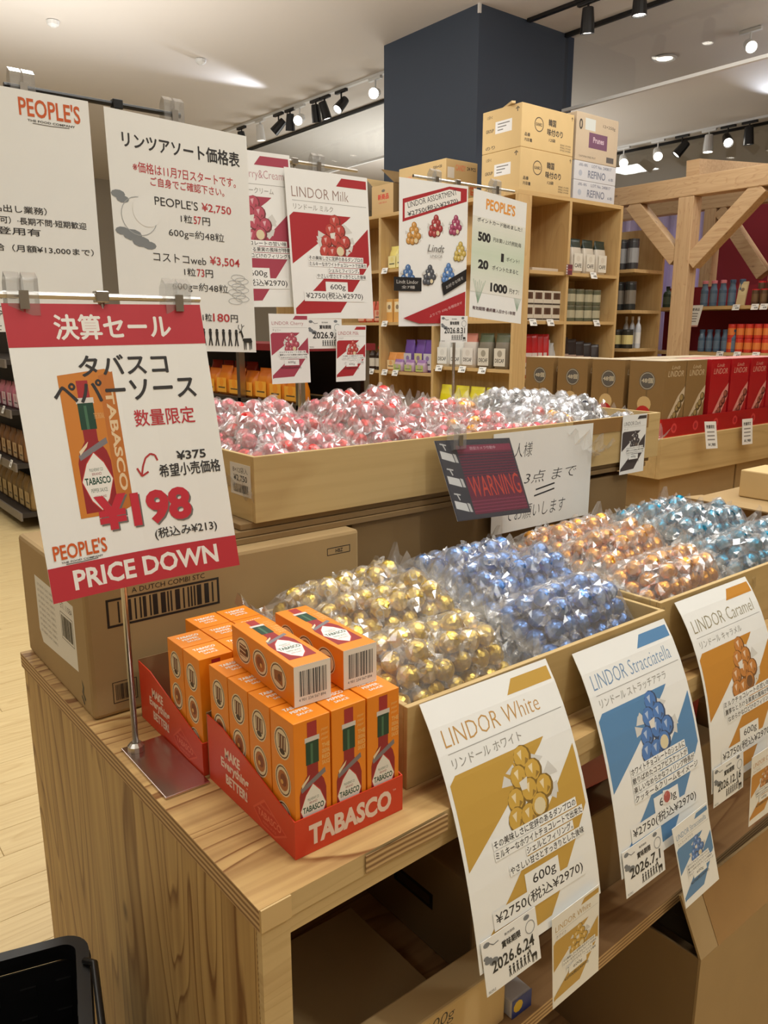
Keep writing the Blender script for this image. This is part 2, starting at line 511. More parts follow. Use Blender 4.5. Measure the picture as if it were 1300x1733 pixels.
class Canvas:
    """drawing in millimetres, origin at the sheet's top left corner, v downwards"""
    def __init__(self, w, h):
        self.w, self.h = w, h
        self.items = []
    def _add(self, pts, fs, c, h=None):
        self.items.append((np.array(pts, float).reshape(-1, 2), fs, lin(c)))
    def poly(self, pts, c):
        self._add(pts, [tuple(range(len(pts)))], c)
    def rect(self, u0, v0, u1, v1, c):
        self.poly([(u0, v0), (u1, v0), (u1, v1), (u0, v1)], c)
    def frame(self, u0, v0, u1, v1, t, c):
        for r in ((u0, v0, u1, v0 + t), (u0, v1 - t, u1, v1), (u0, v0, u0 + t, v1), (u1 - t, v0, u1, v1)):
            self.rect(*r, c)
    def disc(self, cu, cv, r, c, n=14, ry=None, a0=0.0):
        ry = ry or r
        self.poly([(cu + r * math.cos(a0 + 2 * PI * i / n), cv + ry * math.sin(a0 + 2 * PI * i / n)) for i in range(n)], c)
    def ring(self, cu, cv, r, t, c, n=20, ry=None):
        ry = ry or r
        pts, fs = [], []
        for i in range(n):
            a = 2 * PI * i / n
            pts += [(cu + r * math.cos(a), cv + ry * math.sin(a)), (cu + (r - t) * math.cos(a), cv + (ry - t) * math.sin(a))]
            j = (i + 1) % n
            fs.append((2 * i, 2 * j, 2 * j + 1, 2 * i + 1))
        self._add(pts, fs, c)
    def line(self, p, q, w, c):
        p, q = np.array(p, float), np.array(q, float)
        d = q - p
        n = np.array((-d[1], d[0])) / (np.linalg.norm(d) or 1) * w / 2
        self.poly([p + n, q + n, q - n, p - n], c)
    def path(self, pts, w, c):
        for a, b in zip(pts[:-1], pts[1:]):
            self.line(a, b, w, c)
    def text(self, s, box, c, bold=0.0, shear=0.0, keep=False, rot=0.0, align='c'):
        u0, v0, u1, v1 = box
        if bold > 0 and any(ord(ch) > 0x2E7F for ch in s):
            # dense characters: thicken by overprinting, a stroke width apart
            n = (u1 - u0) / max(len(s), 1)
            d = bold * 0.9 * min(n, v1 - v0)
            for dx, dy in ((-d, 0), (d, 0), (0, -d), (0, d)):
                self.text(s, (u0 + dx, v0 + dy, u1 + dx, v1 + dy), c, 0.0, shear, keep, rot, align)
            return
        v, fs = glyphs(s, bold, shear)
        if not len(v):
            return
        u0, v0, u1, v1 = box
        mn, mx = v.min(0), v.max(0)
        w, h = mx - mn
        sx, sy = (u1 - u0) / w, (v1 - v0) / h
        if keep:
            sx = sy = min(sx, sy)
        q = (v - (mn + mx) / 2) * (sx, -sy)
        if rot:
            ca, sa = math.cos(rot), math.sin(rot)
            q = q @ np.array(((ca, sa), (-sa, ca)))
        cu = (u0 + u1) / 2 if align == 'c' else u0 + w * sx / 2
        self._add(q + (cu, (v0 + v1) / 2), fs, c)
    def lines(self, rows, u0, u1, v0, dv, hh, c, bold=0.0, back=None):
        """rows of small text, each row (string, left fraction, right fraction)"""
        for i, (s, a, b) in enumerate(rows):
            bx = (u0 + a * (u1 - u0), v0 + i * dv, u0 + b * (u1 - u0), v0 + i * dv + hh)
            if back:
                self.rect(bx[0] - 1.5, bx[1] - 1.2, bx[2] + 1.5, bx[3] + 1.2, back)
            self.text(s, bx, c, bold)
    def barcode(self, u0, v0, u1, v1, c, seed=1, duty=0.55):
        r = random.Random(seed)
        u = u0
        while u < u1:
            w = (u1 - u0) / 60 * r.choice((1, 1, 2, 3))
            self.rect(u, v0, min(u + w, u1), v1, c)
            u += w + (u1 - u0) / 60 * r.choice((1, 1, 2))
    def build(self, name, parent, fn, mat=None, cuts=None, step=6e-6, h0=1.5e-4, ref=None):
        """fn(u_mm, v_mm) -> position; ref is subtracted (the parent's origin)"""
        vs, fs, cs = [], [], []
        for k, (p, f, c) in enumerate(self.items):
            b = len(vs)
            vs += [(x, y, k) for x, y in p]
            fs += [tuple(b + i for i in t) for t in f]
            cs += [c] * len(f)
        me = bpy.data.meshes.new(name)
        me.from_pydata(vs, [], fs)
        at = me.attributes.new('ink', 'FLOAT_COLOR', 'FACE')
        at.data.foreach_set('color', np.array(cs, dtype=np.float32).ravel())
        if cuts:
            bm = bmesh.new()
            bm.from_mesh(me)
            for ax, vals in cuts:
                for val in vals:
                    co = [0, 0, 0]; no = [0, 0, 0]
                    co[ax] = val; no[ax] = 1
                    bmesh.ops.bisect_plane(bm, geom=bm.verts[:] + bm.edges[:] + bm.faces[:], plane_co=co, plane_no=no)
            bm.to_mesh(me)
            bm.free()
        ref = Vector(ref) if ref is not None else Vector((0, 0, 0))
        for v in me.vertices:
            u, w, k = v.co
            p = fn(u, w)
            du = fn(u + 0.5, w) - fn(u - 0.5, w)
            dv = fn(u, w + 0.5) - fn(u, w - 0.5)
            n = dv.cross(du).normalized()
            v.co = p + n * (h0 + k * step) - ref
        me.materials.append(mat or M['ink'])
        return link_mesh(name, me, parent)

def flat_map(o, r, d):
    """sheet with top-left corner o (metres), unit right vector r, unit down vector d; arguments in mm"""
    o, r, d = Vector(o), Vector(r).normalized(), Vector(d).normalized()
    return lambda u, v: o + r * (u * 1e-3) + d * (v * 1e-3)

def grid_map(fn, w, h, nu, nv):
    """the same sheet as flat facets, so that paper and print bend together"""
    g = {(i, j): fn(w * i / nu, h * j / nv) for i in range(nu + 1) for j in range(nv + 1)}
    def q(u, v):
        a, b = u / w * nu, v / h * nv
        i, j = min(max(int(math.floor(a)), 0), nu - 1), min(max(int(math.floor(b)), 0), nv - 1)
        a -= i
        b -= j
        return (g[i, j] * (1 - a) * (1 - b) + g[i + 1, j] * a * (1 - b) + g[i, j + 1] * (1 - a) * b + g[i + 1, j + 1] * a * b)
    return q

def sheet(name, label, cat, canvas, fn, mat='laminate', nu=4, nv=10, thick=0.0005, group=None, cuts=True, parent=None, pname='print'):
    """a thin sheet of paper following fn with its print as a child"""
    w, h = canvas.w, canvas.h
    if nu > 1 or nv > 1:
        fn = grid_map(fn, w, h, nu, nv)
    ref = fn(w / 2, h / 2)
    mb = MB()
    vs, fs = [], []
    for side in (0, 1):
        for j in range(nv + 1):
            for i in range(nu + 1):
                u, v = w * i / nu, h * j / nv
                p = fn(u, v)
                du = fn(u + 0.5, v) - fn(u - 0.5, v)
                dv = fn(u, v + 0.5) - fn(u, v - 0.5)
                n = dv.cross(du).normalized()
                vs.append(p - n * (thick * side) - ref)
    L = (nu + 1) * (nv + 1)
    for j in range(nv):
        for i in range(nu):
            a = j * (nu + 1) + i
            fs.append((a, a + nu + 1, a + nu + 2, a + 1))
            fs.append((L + a, L + a + 1, L + a + nu + 2, L + a + nu + 1))
    rim = [i for i in range(nu + 1)] + [(j + 1) * (nu + 1) + nu for j in range(nv)] + [nv * (nu + 1) + i for i in range(nu - 1, -1, -1)] + [j * (nu + 1) for j in range(nv - 1, 0, -1)]
    for a, b in zip(rim, rim[1:] + rim[:1]):
        fs.append((a, b, L + b, L + a))
    mb.add(vs, fs)
    o = mb.build(name, M[mat], parent, loc=ref, smooth=False)
    if label:
        tag(o, label, cat, group)
    ct = None
    if cuts:
        ct = [(1, [h * j / nv for j in range(1, nv)])]
        if nu > 1 and cuts != 'v':
            ct.append((0, [w * i / nu for i in range(1, nu)]))
    canvas.build(pname, o, fn, cuts=ct, ref=ref)
    return o

# ================================================================== THE SETTING
def struct(name, mb, mats, **kw):
    return tag(mb.build(name, mats, **kw), kind='structure')

struct('ceiling', MB().box(-6, -5, CEIL, 13, 13, CEIL + 0.12), M['ceiling'])
struct('wall_back', MB().box(-5, 12.4, 0, 12.4, 12.55, CEIL), M['wall'])
struct('wall_right', MB().box(12.4, -4, 0, 12.55, 12.4, CEIL), M['wall'])
struct('wall_left', MB().box(-5.15, -4, 0, -5, 12.4, CEIL), M['wall'])
struct('wall_front', MB().box(-5, -4.15, 0, 12.4, -4, CEIL), M['wall'])
fl = struct('floor', MB().box(-6, -5, -0.05, 13, 13, -0.004), M['floor_wood'])
plank_me = MB().box(-0.5992, -0.0594, -0.0035, 0.5992, 0.0594, 0.0, 0).mesh('plank', M['floor_wood'], bevel=0.0006)
for j in range(52):
    for i in range(2):
        p = link_mesh('plank', plank_me, fl, (-0.35 + 1.2 * i + (0.37 * j) % 1.2 - 0.3, 0.35 + 0.12 * j, 0.0))

# navy column and a bluer strip at its side
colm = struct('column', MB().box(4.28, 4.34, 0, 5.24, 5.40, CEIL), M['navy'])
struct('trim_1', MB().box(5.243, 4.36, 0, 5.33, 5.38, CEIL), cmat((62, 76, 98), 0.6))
struct('trim_2', MB().box(4.272, 4.332, CEIL - 0.06, 4.292, 4.35, CEIL), M['white_metal'])

# glass smoke barriers hanging from the ceiling, with their rails
for k, (x, y0, y1, z0) in enumerate([(5.2, -1.5, 4.335, 2.97), (5.2, 5.41, 12.3, 2.99), (8.95, -1.5, 9.0, 3.02)]):
    g = struct('window_%d' % (k + 1), MB().box(x - 0.004, y0, z0, x + 0.004, y1, CEIL - 0.01), M['glass'])
    MB().box(x - 0.012, y0, z0 - 0.022, x + 0.012, y1, z0, 0).build('bottom_rail', M['white_metal'], g)
    MB().box(x - 0.014, y0, CEIL - 0.03, x + 0.014, y1, CEIL - 0.002, 0).build('top_rail', M['black_metal'], g)

# coloured walls of the shop behind the timber frame
struct('trim_3', MB().box(7.35, 0.2, 0, 7.45, 4.28, 2.75), M['crimson'])
cv = MB()
n = 36
for j in range(n):
    y0, y1 = 4.28 + 1.1 * j / n, 4.28 + 1.1 * (j + 1) / n
    x0 = 7.30 + 0.025 * math.sin(j * 1.1)
    x1 = 7.30 + 0.025 * math.sin((j + 1) * 1.1)
    cv.add([(x0, y0, 0.05), (x1, y1, 0.05), (x1, y1, 2.5), (x0, y0, 2.5), (x0 + 0.01, y0, 0.05), (x1 + 0.01, y1, 0.05), (x1 + 0.01, y1, 2.5), (x0 + 0.01, y0, 2.5)],
           [(0, 1, 2, 3), (7, 6, 5, 4), (0, 4, 5, 1), (3, 2, 6, 7)])
tag(cv.build('curtain', M['mauve'], smooth=True), 'mauve curtain hanging in folds beside the crimson wall', 'curtain')

# ================================================================== THE DISPLAY TABLE
def yfront(x):
    return 0.538 + 0.030 * (x - 0.285)
XL, XR, YB = 0.285, 3.0, 1.28
SKEW = -0.012      # the end panel runs slightly outwards to the back
table = thing('display_table', 'long plywood display table with open compartments carrying the crates of sweets', 'table', (XL, 0.538, 0))
def quad_slab(z0, z1, x0, x1, yo, yb, mf=None):
    mb = MB()
    vs = [(x0, yfront(x0) + yo, z0), (x1, yfront(x1) + yo, z0), (x1, yb, z0), (x0, yb, z0), (x0, yfront(x0) + yo, z1), (x1, yfront(x1) + yo, z1), (x1, yb, z1), (x0, yb, z1)]
    vs = [(a - XL + (SKEW * (b - 0.538) / 0.74 if a < 0.4 else 0), b - 0.538, c) for a, b, c in vs]
    fs = [(0, 3, 2, 1), (4, 5, 6, 7), (0, 1, 5, 4), (1, 2, 6, 5), (2, 3, 7, 6), (3, 0, 4, 7)]
    mb.add(vs, fs)
    if mf:
        mb.m = list(mf)
    return mb
# top board: ply edge shows along the near end and part of the front
quad_slab(0.776, 0.800, XL, XR, 0.0, YB, (2, 0, 3, 1, 1, 1)).build('tabletop', [M['ply_top'], M['ply_edge'], M['ply_in'], M['ply_batten']], table)
quad_slab(0.779, 0.7985, 0.405, 0.515, -0.0025, 0.54).build('edge_patch', M['ply_edge'], table)
quad_slab(0.7765, 0.7995, XL + 0.001, 0.318, -0.0020, 0.5395).build('edge_patch', M['card_pale'], table)
quad_slab(0.755, 0.776, XL + 0.0345, XR, 0.004, YB - 0.01, (1, 1, 0, 0, 0, 0)).build('front_batten', [M['ply_batten'], M['ply_in']], table)
# end panel facing the aisle
quad_slab(0.0, 0.7755, XL + 0.003, XL + 0.024, 0.012, YB - 0.002, (1, 1, 1, 0, 1, 0)).build('side_panel', [M['ply_side'], M['ply_edge']], table)
quad_slab(0.0, 0.7755, XL + 0.0032, XL + 0.034, 0.003, 0.5495).build('upright_batten', M['ply_batten'], table)
quad_slab(0.395, 0.418, XL + 0.0245, XR, 0.006, YB - 0.03, (1, 1, 2, 0, 1, 0)).build('middle_shelf', [M['ply_edge'], M['ply_in'], M['ply_edge']], table)
quad_slab(0.02, 0.05, XL + 0.0245, XR, 0.006, YB - 0.03).build('bottom_shelf', M['ply_in'], table)
MB().box(0.028, YB - 0.538 - 0.025, 0.05, XR - XL, YB - 0.538 - 0.008, 0.754).build('back_panel', M['ply_in'], table)
for x in (1.52, 2.3):
    quad_slab(0.05, 0.7545, x, x + 0.02, 0.008, YB - 0.03).build('divider', M['ply_in'], table)

# a second table behind carries the sign stands
t2 = thing('display_table', 'low plywood table behind the stacked cartons, under the sign stands', 'table', (0.9, 1.42, 0))
MB().box(0, 0, 0.775, 2.0, 0.50, 0.80).build('tabletop', M['ply_top'], t2)
for x in (0.0, 1.978):
    MB().box(x, 0.01, 0, x + 0.022, 0.49, 0.775).build('side_panel', M['ply_side'], t2)

# ================================================================== CARDBOARD CARTONS ON THE TABLE
def carton(name, label, x0, y0, z0, x1, y1, z1, mat='card', seams=True, cat='box', tape='y', flaps=None, group=None, bevel=0.003):
    o = thing(name, label, cat, ((x0 + x1) / 2, (y0 + y1) / 2, z0), group=group)
    w, d, h = (x1 - x0) / 2, (y1 - y0) / 2, z1 - z0
    MB().box(-w, -d, 0, w, d, h).build('body', M[mat], o, bevel=bevel)
    if tape == 'y':
        MB().box(-0.024, -d - 0.0005, h - 0.05, 0.024, d + 0.0005, h + 0.0006).build('tape', M['tape'], o)
    elif tape == 'x':
        MB().box(-w - 0.0005, -0.024, h - 0.05, w + 0.0005, 0.024, h + 0.0006).build('tape', M['tape'], o)
    return o

def face_print(o, canvas, origin, r, d, name='print'):
    """print on a flat face of thing o; origin in the thing's own coordinates"""
    return canvas.build(name, o, flat_map(origin, r, d))

INK = (38, 34, 30)
# big carton with the barcode
b1 = carton('cardboard_box', 'big brown cardboard carton with a framed barcode on its front, under the cherry sweets', 0.288, 0.975, 0.8, 0.722, 1.282, 0.993, tape=None, bevel=0.006)
c = Canvas(434, 193)
c.frame(27, 31, 187, 70, 3.2, INK)
c.barcode(42, 36, 178, 65, INK, 3)
c.text('A DUTCH COMBI STC', (62, 21, 166, 28), INK)
face_print(b1, c, (-0.217, -0.1535, 0.193), (1, 0, 0), (0, 0, -1), 'framed_barcode')
c = Canvas(434, 193)
c.frame(27, 146, 60, 176, 1.0, INK)
c.barcode(31, 150, 57, 172, INK, 5)
face_print(b1, c, (-0.217, -0.1535, 0.193), (1, 0, 0), (0, 0, -1), 'small_barcode')
c = Canvas(434, 193)
c.frame(372, 22, 416, 34, 1.2, INK)
c.text('HBZ', (388, 25, 402, 31), INK, 0.02)
face_print(b1, c, (-0.217, -0.1535, 0.193), (1, 0, 0), (0, 0, -1))
c = Canvas(307, 193)
c.poly([(78, 47), (258, 47), (258, 140), (92, 150), (78, 132)], (222, 219, 212))
c.text('ETI. 1108A', (200, 55, 252, 64), INK)
for k in range(9):
    c.text('LOT 4200 8711 CHOC 12X600 G', (88, 56 + 9 * k, 170, 60 + 9 * k), (96, 92, 88))
c.frame(196, 70, 250, 110, 1, INK)
c.barcode(200, 74, 246, 106, INK, 8)
c.poly([(268, 148), (276, 156), (272, 166), (280, 172), (276, 176), (266, 166), (270, 158)], INK)
c.poly([(264, 170), (274, 180), (271, 183), (262, 174)], INK)
face_print(b1, c, (-0.217, 0.1535, 0.193), (0, -1, 0), (0, 0, -1))
b2 = carton('cardboard_box', 'plain brown cardboard carton under the silver sweets, behind the handwritten sheet', 0.735, 1.012, 0.8, 1.495, 1.31, 0.993, mat='card_dark', tape=None)
c = Canvas(760, 193)
c.rect(262, 95, 300, 150, (196, 190, 180))
c.barcode(264, 100, 298, 145, INK, 11)
face_print(b2, c, (-0.38, -0.149, 0.193), (1, 0, 0), (0, 0, -1))
for k, (x0, x1, dz) in enumerate([(0.44, 1.10, 0.0), (0.50, 1.55, 0.010), (0.53, 1.565, 0.020)]):
    o = MB().box(-(x1 - x0) / 2, -0.16, 0, (x1 - x0) / 2, 0.16, 0.0092).build('cardboard_sheet', M['card_dark'], loc=((x0 + x1) / 2, 1.163 + 0.003 * k, 0.9932 + dz), bevel=0.001)
    tag(o, ['lowest flattened cardboard sheet lying on the two big cartons', 'middle flattened cardboard sheet between two others under the upper crate', 'topmost flattened cardboard sheet directly under the upper crate'][k], 'cardboard', 'flattened cardboard under the upper crate')

# ================================================================== VENEER CRATES
def crate(label, x0, y0, z0, x1, y1, z1, t=0.007, bottom=True):
    o = thing('wooden_crate', label, 'crate', ((x0 + x1) / 2, (y0 + y1) / 2, z0))
    w, d, h = (x1 - x0) / 2, (y1 - y0) / 2, z1 - z0
    MB().box(-w, -d, 0, w, -d + t, h).build('front_panel', M['crate'], o, bevel=0.001)
    MB().box(-w, d - t, 0, w, d, h).build('back_panel', M['crate'], o, bevel=0.001)
    MB().box(-w, -d + t + 0.0002, 0, -w + t, d - t - 0.0002, h).build('side_panel', M['crate_y'], o, bevel=0.001)
    MB().box(w - t, -d + t + 0.0002, 0, w, d - t - 0.0002, h).build('side_panel', M['crate_y'], o, bevel=0.001)
    MB().box(-w + t, -d + t, 0.001, w - t, d - t, 0.007).build('bottom_panel', M['crate'], o)
    return o
cr1 = crate('pale wooden crate of gold and blue sweets standing beside the orange cartons', 0.508, 0.600, 0.8, 1.004, 0.965, 0.900)
cr2 = crate('pale wooden crate of caramel and teal sweets', 1.010, 0.612, 0.8, 1.560, 0.970, 0.906)
cr3 = crate('long upper wooden crate holding red, mixed and silver sweets', 0.551, 1.0, 1.0228, 1.585, 1.36, 1.122)
c = Canvas(62, 48)
c.rect(0, 0, 62, 48, (214, 208, 198))
c.text('8×12袋入', (8, 5, 54, 14), INK)
c.text('¥2,750', (10, 17, 52, 28), INK, 0.02)
c.barcode(8, 31, 54, 44, INK, 4)
st = sheet('sticker', None, None, c, flat_map((-0.5175, -0.108, 0.084), (0, -1, 0), (0, 0, -1)), mat='paper', nu=1, nv=1, cuts=False, parent=cr3)
tag(st, 'white barcode sticker')
for y0 in (-0.075, -0.01):
    MB().box(-0.518, y0, 0.0, -0.5172, y0 + 0.035, 0.098).build('tape_strip', M['clear'], cr3)
MB().box(-0.06, -0.1815, 0.0, 0.20, -0.1802, 0.03, 0).build('brown_tape', M['tape'], cr3, loc=(0.27, 0, 0.069))

# ================================================================== BAGS OF WRAPPED SWEETS
def ball_mesh(name, mat, seed):
    r = random.Random(seed)
    bm = bmesh.new()
    bmesh.ops.create_icosphere(bm, subdivisions=3, radius=0.0143)
    off = Vector((r.random() * 9, r.random() * 9, r.random() * 9))
    for v in bm.verts:
        d = v.co.normalized()
        v.co *= 1.0 + 0.07 * mnoise.noise(d * 4.2 + off) + 0.05 * mnoise.noise(d * 9.0 + off)
    for f in bm.faces:
        f.smooth = False
        f.material_index = 0
    # two crackly twists of clear wrapper, fanning out from the poles
    for sgn in (-1, 1):
        n = 9
        ring = []
        for lv, (z, rad) in enumerate(((0.0132, 0.0052), (0.0150, 0.0040), (0.0175, 0.0070), (0.0208, 0.0104))):
            row = []
            for k in range(n):
                a = 2 * PI * k / n
                rr = rad * (1 + (0.35 if lv > 1 else 0.1) * r.uniform(-1, 1))
                row.append(bm.verts.new((rr * math.cos(a), rr * math.sin(a) * (0.55 if lv > 1 else 1), sgn * (z + r.uniform(-0.0015, 0.0015) * (lv > 1)))))
            ring.append(row)
        for a, b in zip(ring[:-1], ring[1:]):
            for k in range(n):
                f = bm.faces.new((a[k], a[(k + 1) % n], b[(k + 1) % n], b[k]))
                f.material_index = 1
    me = bpy.data.meshes.new(name)
    bm.to_mesh(me)
    bm.free()
    me.materials.append(mat)
    me.materials.append(M['twist'])
    return me

FOIL = {
    'gold': plain('gold_foil', (228, 198, 96), 0.30, 0.85, var=0.25, scale=120),
    'blue': plain('blue_foil', (98, 140, 205), 0.30, 0.80, var=0.35, scale=120),
    'caramel': plain('caramel_foil', (232, 164, 66), 0.30, 0.85, var=0.25, scale=120),
    'teal': plain('teal_foil', (28, 134, 170), 0.28, 0.80, var=0.35, scale=120),
    'red': plain('red_foil', (206, 48, 44), 0.32, 0.65, var=0.25, scale=120),
    'pink': plain('rose_foil', (206, 84, 98), 0.32, 0.65, var=0.25, scale=120),
    'black': plain('black_foil', (44, 44, 50), 0.30, 0.80, var=0.5, scale=120),
    'silver': plain('silver_foil', (206, 210, 222), 0.28, 0.85, var=0.2, scale=120),
}
BALL = {k: [ball_mesh('wrapped_sweet', m, 11 * i + s) for s in range(3)] for i, (k, m) in enumerate(FOIL.items())}

def bag_layout(seed):
    """ball centres of one pillow bag lying flat, base at z = 0: three layers, narrowing upwards"""
    r = random.Random(seed)
    P = []
    sp = 0.0292
    for lv, (nx, ny) in enumerate(((7, 4), (6, 3), (5, 2))):
        for j in range(ny):
            for i in range(nx):
                if lv == 2 and r.random() < 0.25:
                    continue
                x = (i - (nx - 1) / 2) * sp + r.uniform(-1, 1) * 0.006
                y = (j - (ny - 1) / 2) * sp * 0.95 + r.uniform(-1, 1) * 0.005
                P.append(Vector((x, y, 0.0158 + 0.0222 * lv + r.random() * 0.004)))
    # part overlapping balls
    for it in range(24):
        for a in range(len(P)):
            for b in range(a + 1, len(P)):
                d = P[b] - P[a]
                L = d.length
                if L < 0.0278:
                    q = d.normalized() * ((0.0278 - L) / 2) if L > 1e-6 else Vector((0.001, 0, 0))
                    P[a] -= q
                    P[b] += q
        for p in P:
            p.z = max(p.z, 0.0156)
    return P

def bag_film(P, seed, hw, hd, mat):
    """closed pillow of film drawn over the balls, crumpled between them, with two flared end seals"""
    r = random.Random(seed + 100)
    nx, ny = 34, 20
    off = Vector((r.random() * 50, r.random() * 50, r.random() * 50))
    X = np.linspace(-hw, hw, nx + 1)
    Y = np.linspace(-hd, hd, ny + 1)
    pts = np.array([tuple(p) for p in P])
    top = np.zeros((nx + 1, ny + 1))
    for i, x in enumerate(X):
        for j, y in enumerate(Y):
            d = np.hypot(pts[:, 0] - x, pts[:, 1] - y)
            cand = pts[:, 2] + np.where(d < 0.0125, np.sqrt(np.maximum(0.0158 ** 2 - d * d, 0)), 0.0096 - 1.0 * (d - 0.0125))
            h = max(cand.max(), 0.010)
            h += 0.0045 * mnoise.noise(Vector((x * 55, y * 55, 0)) + off) + 0.003 * mnoise.noise(Vector((x * 120, y * 120, 3)) + off)
            ex = max(0.0, (abs(x) - hw * 0.82) / (hw * 0.18))
            ey = max(0.0, (abs(y) - hd * 0.86) / (hd * 0.14))
            e = min(1.0, math.hypot(ex, ey))
            top[i, j] = h * (1 - e) + 0.016 * e
    mb = MB()
    vs, fs = [], []
    for i in range(nx + 1):
        for j in range(ny + 1):
            vs.append((X[i] + r.uniform(-1, 1) * 0.0015, Y[j] + r.uniform(-1, 1) * 0.0015, top[i, j]))
    for i in range(nx + 1):
        for j in range(ny + 1):
            e = max(abs(X[i]) / hw, abs(Y[j]) / hd)
            k = max(0.0, (e - 0.8) / 0.2)
            vs.append((X[i], Y[j], 0.0005 + (0.0152) * k))
    L = (nx + 1) * (ny + 1)
    for i in range(nx):
        for j in range(ny):
            a = i * (ny + 1) + j
            q = (a, a + ny + 1, a + ny + 2, a + 1)
            if (i + j) % 2:
                fs += [(q[0], q[1], q[2]), (q[0], q[2], q[3])]
            else:
                fs += [(q[0], q[1], q[3]), (q[1], q[2], q[3])]
            fs.append((L + a, L + a + 1, L + a + ny + 2, L + a + ny + 1))
    mb.add(vs, fs)
    body = mb.mesh('bag_film', mat, fix=False)
    fins = []
    for sx in (-1, 1):
        vs, fs = [], []
        m = 5
        for i in range(m + 1):
            for j in range(ny + 1):
                t = i / m
                y = Y[j] * (0.92 + 0.12 * t)
                x = sx * (hw - 0.002 + 0.034 * t)
                z = 0.016 + 0.030 * t * t + (0.010 * t + 0.002) * math.sin(j * 1.7 + seed) + 0.012 * t * mnoise.noise(Vector((y * 40, t * 3, seed)))
                vs.append((x, y, z))
        for i in range(m):
            for j in range(ny):
                a = i * (ny + 1) + j
                fs.append((a, a + 1, a + ny + 2, a + ny + 1))
        fins.append(MB().add(vs, fs).mesh('end_seal', M['fin'], fix=False))
    return body, fins

VAR = []
for s in range(5):
    P = bag_layout(31 + s)
    hw, hd = 7 * 0.0146 + 0.016, 4 * 0.0139 + 0.018
    VAR.append((P, {k: bag_film(P, 31 + s, hw, hd, M[k]) for k in ('film', 'film_pink')}))

bag_no = [0]
def bag(colors, loc, rx=0.0, ry=0.0, rz=0.0, label='', group=None, filmk='film'):
    i = bag_no[0]
    bag_no[0] += 1
    r = random.Random(500 + i)
    P, films = VAR[i % len(VAR)]
    o = thing('sweet_bag', label, 'bag of sweets', loc, group=group, rot=(rx, ry, rz))
    body, fins = films[filmk]
    link_mesh('bag_film', body, o)
    for fin in fins:
        link_mesh('end_seal', fin, o)
    for p in P:
        k = r.choice(colors)
        link_mesh('wrapped_sweet', r.choice(BALL[k]), o, p, (r.uniform(0, 6.3), r.uniform(0, 6.3), r.uniform(0, 6.3)))
    return o

R = math.radians
# front crate: gold then blue
def heap(colors, word, cx, front, back, group):
    """five bags of one colour: two underneath, three on top rising to the back"""
    r = random.Random(int(cx * 1000))
    where = [('at the crate front, %s' % front), 'in the middle of its heap', ('at the back of its heap, %s' % back)]
    for k, (y, z, rx) in enumerate(((0.697, 0.872, 22), (0.792, 0.894, 14), (0.886, 0.893, 8))):
        bag(colors, (cx + r.uniform(-1, 1) * 0.012, y, z), R(rx), R(r.uniform(-5, 5)), R(r.uniform(-5, 5)), 'clear bag of %s sweets %s' % (word, where[k]), group)
    for k, y in enumerate((0.690, 0.860)):
        bag(colors, (cx + r.uniform(-1, 1) * 0.004, y, 0.8085), 0, 0, R(r.uniform(-2, 2)), 'bag of %s sweets mostly covered at the bottom %s' % (word, ['front', 'back'][k]), group)
heap(['gold'], 'gold', 0.633, 'behind the gold banded poster', 'leaning on the barcode carton', 'bags of gold sweets')
heap(['blue'], 'blue', 0.878, 'above the blue banded poster', 'below the warning card', 'bags of blue sweets')
heap(['caramel'], 'caramel gold', 1.140, 'above the amber banded poster', 'by the handwritten sheet', 'bags of caramel sweets')
heap(['teal'], 'teal', 1.420, 'past the caramel ones', 'topmost of the teal ones', 'bags of teal sweets')
# upper crate
names = ['first', 'second', 'third', 'fourth', 'fifth']
xs = [0.692, 0.930, 1.165]
for row, (y, z, rx) in enumerate([(1.092, 1.054, 20), (1.178, 1.084, 12), (1.272, 1.104, 6)]):
    for i, x in enumerate(xs):
        cols = [['pink', 'pink', 'red'], ['red', 'red', 'pink'], ['red', 'red', 'pink', 'caramel']][i]
        lb = '%s bag of %s sweets in the %s row of the upper crate' % (['rosy pink', 'red', 'red and golden'][i], 'foil wrapped', ['front', 'middle', 'back'][row])
        bag(cols, (x + 0.010 * math.sin(3 * row + i), y, z + [0.0, 0.012, -0.026][i] * (row > 0)), R(rx), R([-3, 4, 2][(row + i) % 3]), R([3, -3, 2][(2 * row + i) % 3]), lb, 'bags of red sweets in the upper crate', 'film_pink')
for i, x in enumerate((0.70, 0.94)):
    bag(['pink', 'red'], (x, 1.20, 1.031), 0, 0, 0, 'bag of red sweets mostly covered in the upper crate, %s' % ['under the rosy ones', 'under the red ones'][i], 'bags of red sweets in the upper crate', 'film_pink')
bag(['red', 'caramel', 'red', 'silver'], (1.340, 1.120, 1.056), R(16), 0, R(62), 'mixed bag of red, silver and golden sweets beside the silver ones', 'bags of mixed sweets')
for row, (y, z, rx) in enumerate([(1.088, 1.040, 12), (1.170, 1.060, 10), (1.270, 1.074, 6)]):
    bag(['silver', 'silver', 'black'], (1.474, y, z + 0.012), R(rx), R([2, -3, 2][row]), R([-4, 6, -3][row]), 'clear bag of silver and black sweets in the %s row of the upper crate' % ['front', 'middle', 'back'][row], 'bags of silver sweets')
bag(['silver', 'silver', 'black'], (1.372, 1.262, 1.086), R(8), R(-6), R(84), 'clear bag of silver and black sweets lying crosswise at the back', 'bags of silver sweets')

# ================================================================== ORANGE PEPPER SAUCE CARTONS
CW, CD, CH = 0.0415, 0.0425, 0.140
OR_D, WHT, GRN, RDK, CRM = (214, 112, 16), (236, 233, 226), (26, 66, 48), (150, 34, 40), (232, 214, 180)

